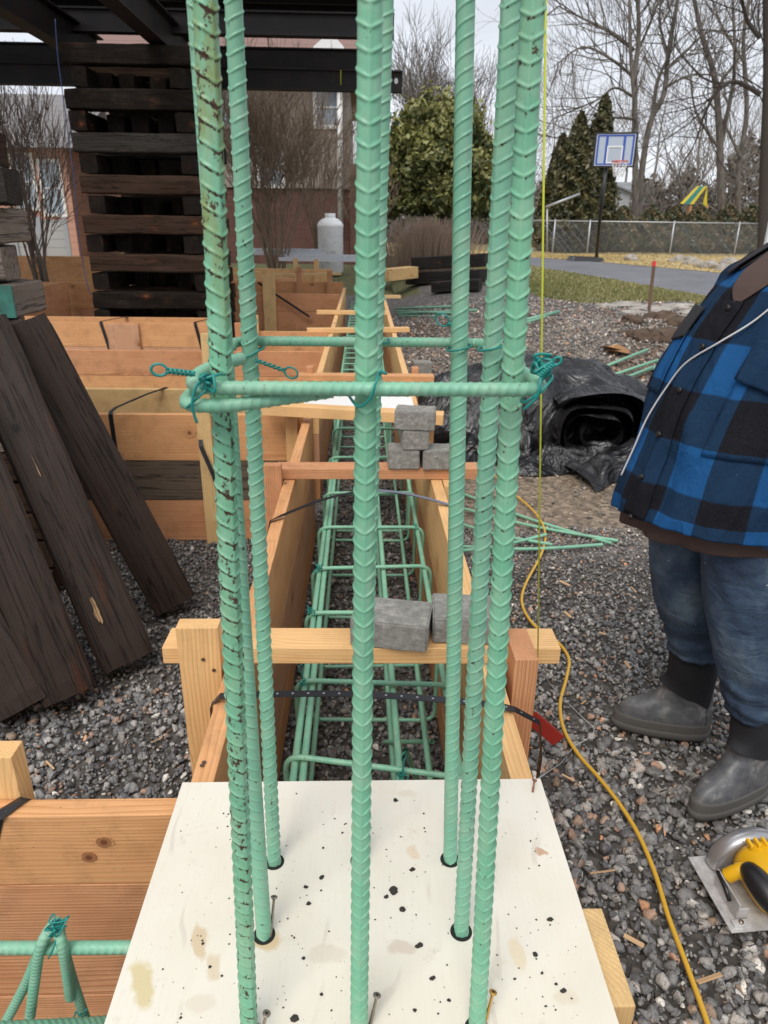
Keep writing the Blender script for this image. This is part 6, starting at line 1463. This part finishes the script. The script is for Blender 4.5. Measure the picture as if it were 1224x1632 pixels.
# body: one skinned surface
def body():
    bm = bmesh.new(); sk = bm.verts.layers.skin.verify(); vs = {}
    def v(nm_, p, r_): q = bm.verts.new(p); q[sk].radius = (r_, r_); vs[nm_] = q; return q
    def e_(a, b_): bm.edges.new((vs[a], vs[b_]))
    W = lambda f, l, z: O + f_ * f + l_ * l + Vector((0, 0, z))
    v('pel', W(0, 0, .92), .11); v('bel', W(.06, 0, 1.08), .14); v('che', W(-.03, 0, 1.28), .11); v('nb', W(-.08, 0, 1.47), .06); v('nt', W(-.075, 0, 1.60), .052)
    for a, b_ in (('pel', 'bel'), ('bel', 'che'), ('che', 'nb'), ('nb', 'nt')): e_(a, b_)
    for s_, cs in ((-1, LA), (1, LB)):
        n = 'L' if s_ > 0 else 'R'
        v(n + 'h', Vector((cs[1][0], cs[1][1], .86)), .075); v(n + 'k', Vector((cs[3][0], cs[3][1], .50)), .05); v(n + 'a', Vector((cs[6][0] + .014, cs[6][1], .14)), .024)
        e_('pel', n + 'h'); e_(n + 'h', n + 'k'); e_(n + 'k', n + 'a')
    arms = {'L': [W(-.02, .19, 1.43), Vector((1.26, 1.52, 1.14)), Vector((1.135, 1.475, .90))], 'R': [W(-.02, -.19, 1.43), Vector((1.05, 2.10, 1.15)), Vector((.93, 2.05, .93))]}
    hands = {'L': Vector((-.55, .12, -.82)), 'R': Vector((-.3, -.25, -.9))}
    for n, P in arms.items():
        for k, (p, r_) in enumerate(zip(P, (.055, .042, .028))): v(n + 'arm%d' % k, p, r_)
        e_('che', n + 'arm0'); e_(n + 'arm0', n + 'arm1'); e_(n + 'arm1', n + 'arm2')
        d = hands[n].normalized(); side = d.cross(Vector((0, 0, 1))).normalized(); up = side.cross(d)
        if n == 'R': side = -side
        v(n + 'palm', P[2] + d * .055, .024); e_(n + 'arm2', n + 'palm')
        for k, L in enumerate((.030, .036, .034, .026)):
            off = side * (-.028 + .018 * k); q0 = P[2] + d * .085 + off; v(n + 'f%d0' % k, q0, .0095); e_(n + 'palm', n + 'f%d0' % k)
            q1 = q0 + (d * .9 - up * .3 * (1 if n == 'L' else 1)).normalized() * L; v(n + 'f%d1' % k, q1, .0088); e_(n + 'f%d0' % k, n + 'f%d1' % k)
            q2 = q1 + (d * .6 - up * .8).normalized() * L * .8; v(n + 'f%d2' % k, q2, .0075); e_(n + 'f%d1' % k, n + 'f%d2' % k)
        t0 = P[2] + d * .035 - side * .026; v(n + 't0', t0, .012); e_(n + 'palm', n + 't0'); v(n + 't1', t0 + (d * .7 - side * .6).normalized() * .035, .0105); e_(n + 't0', n + 't1'); v(n + 't2', vs[n + 't1'].co + (d * .9 - side * .1 - up * .3).normalized() * .028, .009); e_(n + 't1', n + 't2')
    vs['pel'][sk].use_root = True
    me = bpy.data.meshes.new('tmp'); bm.to_mesh(me); bm.free(); o = bpy.data.objects.new('tmp', me); C.objects.link(o)
    o.modifiers.new('s', 'SKIN'); sb = o.modifiers.new('d', 'SUBSURF'); sb.levels = 2; sb.render_levels = 2
    dg = bpy.context.evaluated_depsgraph_get(); ev = bpy.data.meshes.new_from_object(o.evaluated_get(dg)); bpy.data.objects.remove(o)
    bm = bmesh.new(); bm.from_mesh(ev); hc = W(-.07, 0, 1.705)
    r_ = bmesh.ops.create_uvsphere(bm, u_segments=40, v_segments=30, radius=1)
    for q in r_['verts']:
        x, y, z = q.co.y, q.co.x, q.co.z                      # x forward, y side
        rz = .122; fx = .098 * x; sy = .077 * y * (1 - .18 * max(0, -z) ** 1.5); zz = z * rz
        if z < 0: fx *= 1 - .18 * (-z) + (.12 * x if x > 0 else 0)
        if x > .3: fx += .026 * math.exp(-(y / .16) ** 2 - ((z + .12) / .22) ** 2) + .008 * math.exp(-(y / .3) ** 2 - ((z + .50) / .10) ** 2) + .010 * math.exp(-(y / .35) ** 2 - ((z + .82) / .16) ** 2) - .009 * math.exp(-((abs(y) - .38) / .16) ** 2 - ((z - .06) / .12) ** 2) + .006 * math.exp(-((z - .24) / .08) ** 2)
        sy += (.014 if y > 0 else -.014) * math.exp(-((x + .08) / .16) ** 2 - ((z + .02) / .24) ** 2)
        q.co = hc + f_ * fx + l_ * sy + Vector((0, 0, zz))
    bm.to_mesh(ev); bm.free(); ev.polygons.foreach_set('use_smooth', [True] * len(ev.polygons))
    SKIN, nt, b = newmat('skin', (.50, .29, .20), .55); b.inputs['Subsurface Weight'].default_value = .1; ev.materials.clear()
    link('body', ev, SKIN, wk)
    EYEW, nt, b = newmat('eye', (.7, .7, .68), .2)
    for s_ in (-1, 1):
        p = hc + f_ * .082 + l_ * .03 * s_ + Vector((0, 0, .008)); bm = bmesh.new(); bmesh.ops.create_uvsphere(bm, u_segments=14, v_segments=10, radius=.0115); me = bpy.data.meshes.new('eye'); bm.to_mesh(me); bm.free(); eo = link('eye', me, EYEW, wk, Matrix.Translation(p))
        MB().tube([p + f_ * .0108, p + f_ * .0122], [.005, .0045], 12).obj('iris', BUT, eo, True)
    bm = bmesh.new(); bmesh.ops.create_uvsphere(bm, u_segments=36, v_segments=24, radius=1); HAIR, nt, b = newmat('brown_hair', (.05, .03, .02), .8)
    dl = []
    for q in bm.verts:
        x, y, z = q.co.y, q.co.x, q.co.z
        if (x > .25 and z < .42) or z < -.35: dl.append(q)
        q.co = hc + f_ * (.104 * x - .004) + l_ * .083 * y + Vector((0, 0, .129 * z + .002 + .003 * math.sin(x * 30 + y * 23)))
    bmesh.ops.delete(bm, geom=dl, context='VERTS'); me = bpy.data.meshes.new('hair'); bm.to_mesh(me); bm.free(); ho = link('hair', me, HAIR, wk); md = ho.modifiers.new('t', 'SOLIDIFY'); md.thickness = .008
    # sleeves
    for n, P in arms.items():
        Q = catmull([P[0] + (P[0] - P[1]) * .12 + l_ * (-.05 if n == 'L' else .05)] + [P[0], P[0].lerp(P[1], .5), P[1], P[1].lerp(P[2], .5), P[2] + (P[2] - P[1]) * .02], 6); K = 28; k_ = len(Q); V, UV, F = [], [], []; u_ = Vector((0, 1, 0)); Lc = 0
        for i, p in enumerate(Q):
            t = (Q[min(i + 1, k_ - 1)] - Q[max(i - 1, 0)]).normalized(); u_ = (u_ - t * u_.dot(t)).normalized(); w_ = t.cross(u_); r0 = .092 - .035 * i / k_
            if i: Lc += (Q[i] - Q[i - 1]).length
            for q in range(K + 1):
                a = q / K * 2 * PI; r1 = r0 * (1 + .08 * mn.noise(Vector((math.cos(a) * 2, math.sin(a) * 2, i * .5)))); V.append(p + (u_ * math.cos(a) + w_ * math.sin(a)) * r1); UV.append((a * .07, Lc))
        F = [(j * (K + 1) + i, j * (K + 1) + i + 1, (j + 1) * (K + 1) + i + 1, (j + 1) * (K + 1) + i) for j in range(k_ - 1) for i in range(K)]
        so_ = link('sleeve', uvmesh('sleeve', V, F, UV), PLAID, jk); md = so_.modifiers.new('t', 'SOLIDIFY'); md.thickness = .005
body()

# ------------------------------------------------------------ circular saw
def saw():
    YEL, nt, b = newmat('yellow_tool_plastic', (.72, .40, .01), .4); SIL, nt, b = newmat('cast_silver_guard', (.42, .42, .43), .35, .7)
    PLT, nt, b = newmat('scuffed_base_plate', (.55, .54, .52), .45, .3); v_ = N(nt, 'ShaderNodeTexCoord').outputs['Object']
    lk(nt, ramp(nt, noise(nt, v_, 22, 6, .7), [(.4, (.62, .61, .60)), (.62, (.40, .38, .36)), (.74, (.28, .17, .10))]), b.inputs['Base Color'])
    a, b_ = at(1104, 1371, z=.05), at(1112, 1490, z=.05); x0, y1, y0 = a.x, a.y, b_.y; Wd = y1 - y0
    e = empty('circular_saw', (x0 + .12, (y0 + y1) / 2, .03), 'yellow and black circular saw with a silver guard lying on the gravel below the boots', 'circular saw')
    M = Matrix.Translation((x0, y0, .052)) @ Matrix.Rotation(rad(4), 4, 'Z') @ Matrix.Rotation(rad(2), 4, 'X')
    def bev(mb, nm_, mat, p=e, bv=.003, M_=M): return mb.obj(nm_, mat, p, False, M_, bv)
    m = MB(); m.box((0, 0, 0), (.30, Wd, .004)); pl = bev(m, 'base_plate', PLT, bv=.0012)
    m = MB(); m.box((0.012, .010, .004), (.055, .028, .010)); bev(m, 'guide_clamp', PLT, pl, .0015)
    MB().tube([(.033, .019, .010), (.033, .019, .014)], [.006, .006], 12).obj('screw', STEELH, pl, True, M)
    m = MB(); m.box((.026, .03, .004), (.030, Wd * .62, .055)); m.box((.030, .03, .004), (.055, .034, .04)); bev(m, 'bevel_bracket', PLT, bv=.0015)
    MB().tube([(.024, .06, .03), (.024, .085, .045), (.026, Wd * .6, .05)], [.006, .007, .006], 10).obj('lever', BLACKP, e, True, M)
    # upper guard: half disc housing, its plane along the plate
    cx, cy, R_ = .140, Wd * .86, .105; V = []; n = 26; prof = [(-.024, .80), (-.022, .93), (-.012, .99), (0, 1.0), (.012, .99), (.020, .93), (.022, .80)]
    for i in range(n + 1):
        a = PI * i / n
        for (dy, k) in prof: V.append((cx - math.cos(a) * R_ * k, cy + dy, .012 + math.sin(a) * R_ * k))
    K = len(prof); F = [(i * K + j, i * K + j + 1, (i + 1) * K + j + 1, (i + 1) * K + j) for i in range(n) for j in range(K - 1)]
    c1 = len(V); V += [(cx, cy - .024, .012), (cx, cy + .022, .012)]
    F += [(i * K, (i + 1) * K, c1) for i in range(n)] + [((i + 1) * K + K - 1, i * K + K - 1, c1 + 1) for i in range(n)]
    link('upper_guard', mesh_np('upper_guard', V, F, True), SIL, e, M)
    MB().tube([(cx, cy - .002, .03), (cx, cy + .001, .03)], [.092] * 2, 48).obj('blade', SIL, e, False, M)
    MB().tube([(cx + .0, cy - .03, .06), (cx, cy - .045, .06), (cx, .060, .062), (cx, .035, .062), (cx, .028, .062)], [.060, .066, .066, .062, .050], 26).obj('motor_housing', YEL, e, True, M)
    for k in range(5):
        MB().box((cx - .045 + k * .02, cy - .055, .120), (cx - .037 + k * .02, cy - .03, .132)).obj('rib', YEL, e, False, M, .002)
    m = MB(); P = [(.045, Wd * .55, .045), (.062, Wd * .52, .066), (.09, Wd * .5, .075), (.12, Wd * .5, .09)]; m.tube(catmull(P, 6), [.018] * 7 + [.021] * 7 + [.024] * 5, 14); m.obj('front_arm', YEL, e, True, M)
    P = [(.082, Wd * .48, .085), (.080, Wd * .36, .092), (.085, Wd * .22, .090), (.092, Wd * .08, .082), (.096, .0, .075), (.098, -.006, .072)]; Q = catmull(P, 6); k = len(Q)
    MB().tube(Q, [.020 + .012 * math.sin(PI * min(1, i / (k - 3))) for i in range(k - 2)] + [.022, .012], 18).obj('front_handle', BLACKP, e, True, M)
    P = [(.16, .06, .11), (.19, .05, .15), (.24, .05, .16), (.29, .05, .13), (.31, .05, .08)]; MB().tube(catmull(P, 6), .019, 14).obj('rear_handle', YEL, e, True, M)
    m = MB(); m.box((.105, -.07, .01), (.235, .02, .095)); bev(m, 'battery', BLACKP, bv=.008)
    m = MB(); m.box((.115, -.045, .096), (.21, .03, .118)); bev(m, 'battery_mount', YEL, bv=.006)
    m = MB(); m.box((cx - .008, .040, .116), (cx + .02, .062, .124)); bev(m, 'switch', BLACKP, bv=.002)
    for k in range(4): bev(MB().add([(.118 + k * .022, -.0715, .03), (.130 + k * .022, -.0715, .03), (.130 + k * .022, -.0715, .07), (.118 + k * .022, -.0715, .07), (.118 + k * .022, -.069, .03), (.130 + k * .022, -.069, .03), (.130 + k * .022, -.069, .07), (.118 + k * .022, -.069, .07)], [(0, 1, 2, 3), (7, 6, 5, 4), (0, 4, 5, 1), (1, 5, 6, 2), (2, 6, 7, 3), (3, 7, 4, 0)]), 'grip_rib', BLACKP, bv=.001)
    for (x, y_, z_) in ((cx - .03, .0285, .10), (cx + .03, .0285, .09), (cx - .04, .0285, .05)): MB().tube([(x, y_ + .002, z_), (x, y_ - .003, z_)], [.0035, .0035], 10).obj('screw', STEELH, e, True, M)
saw()
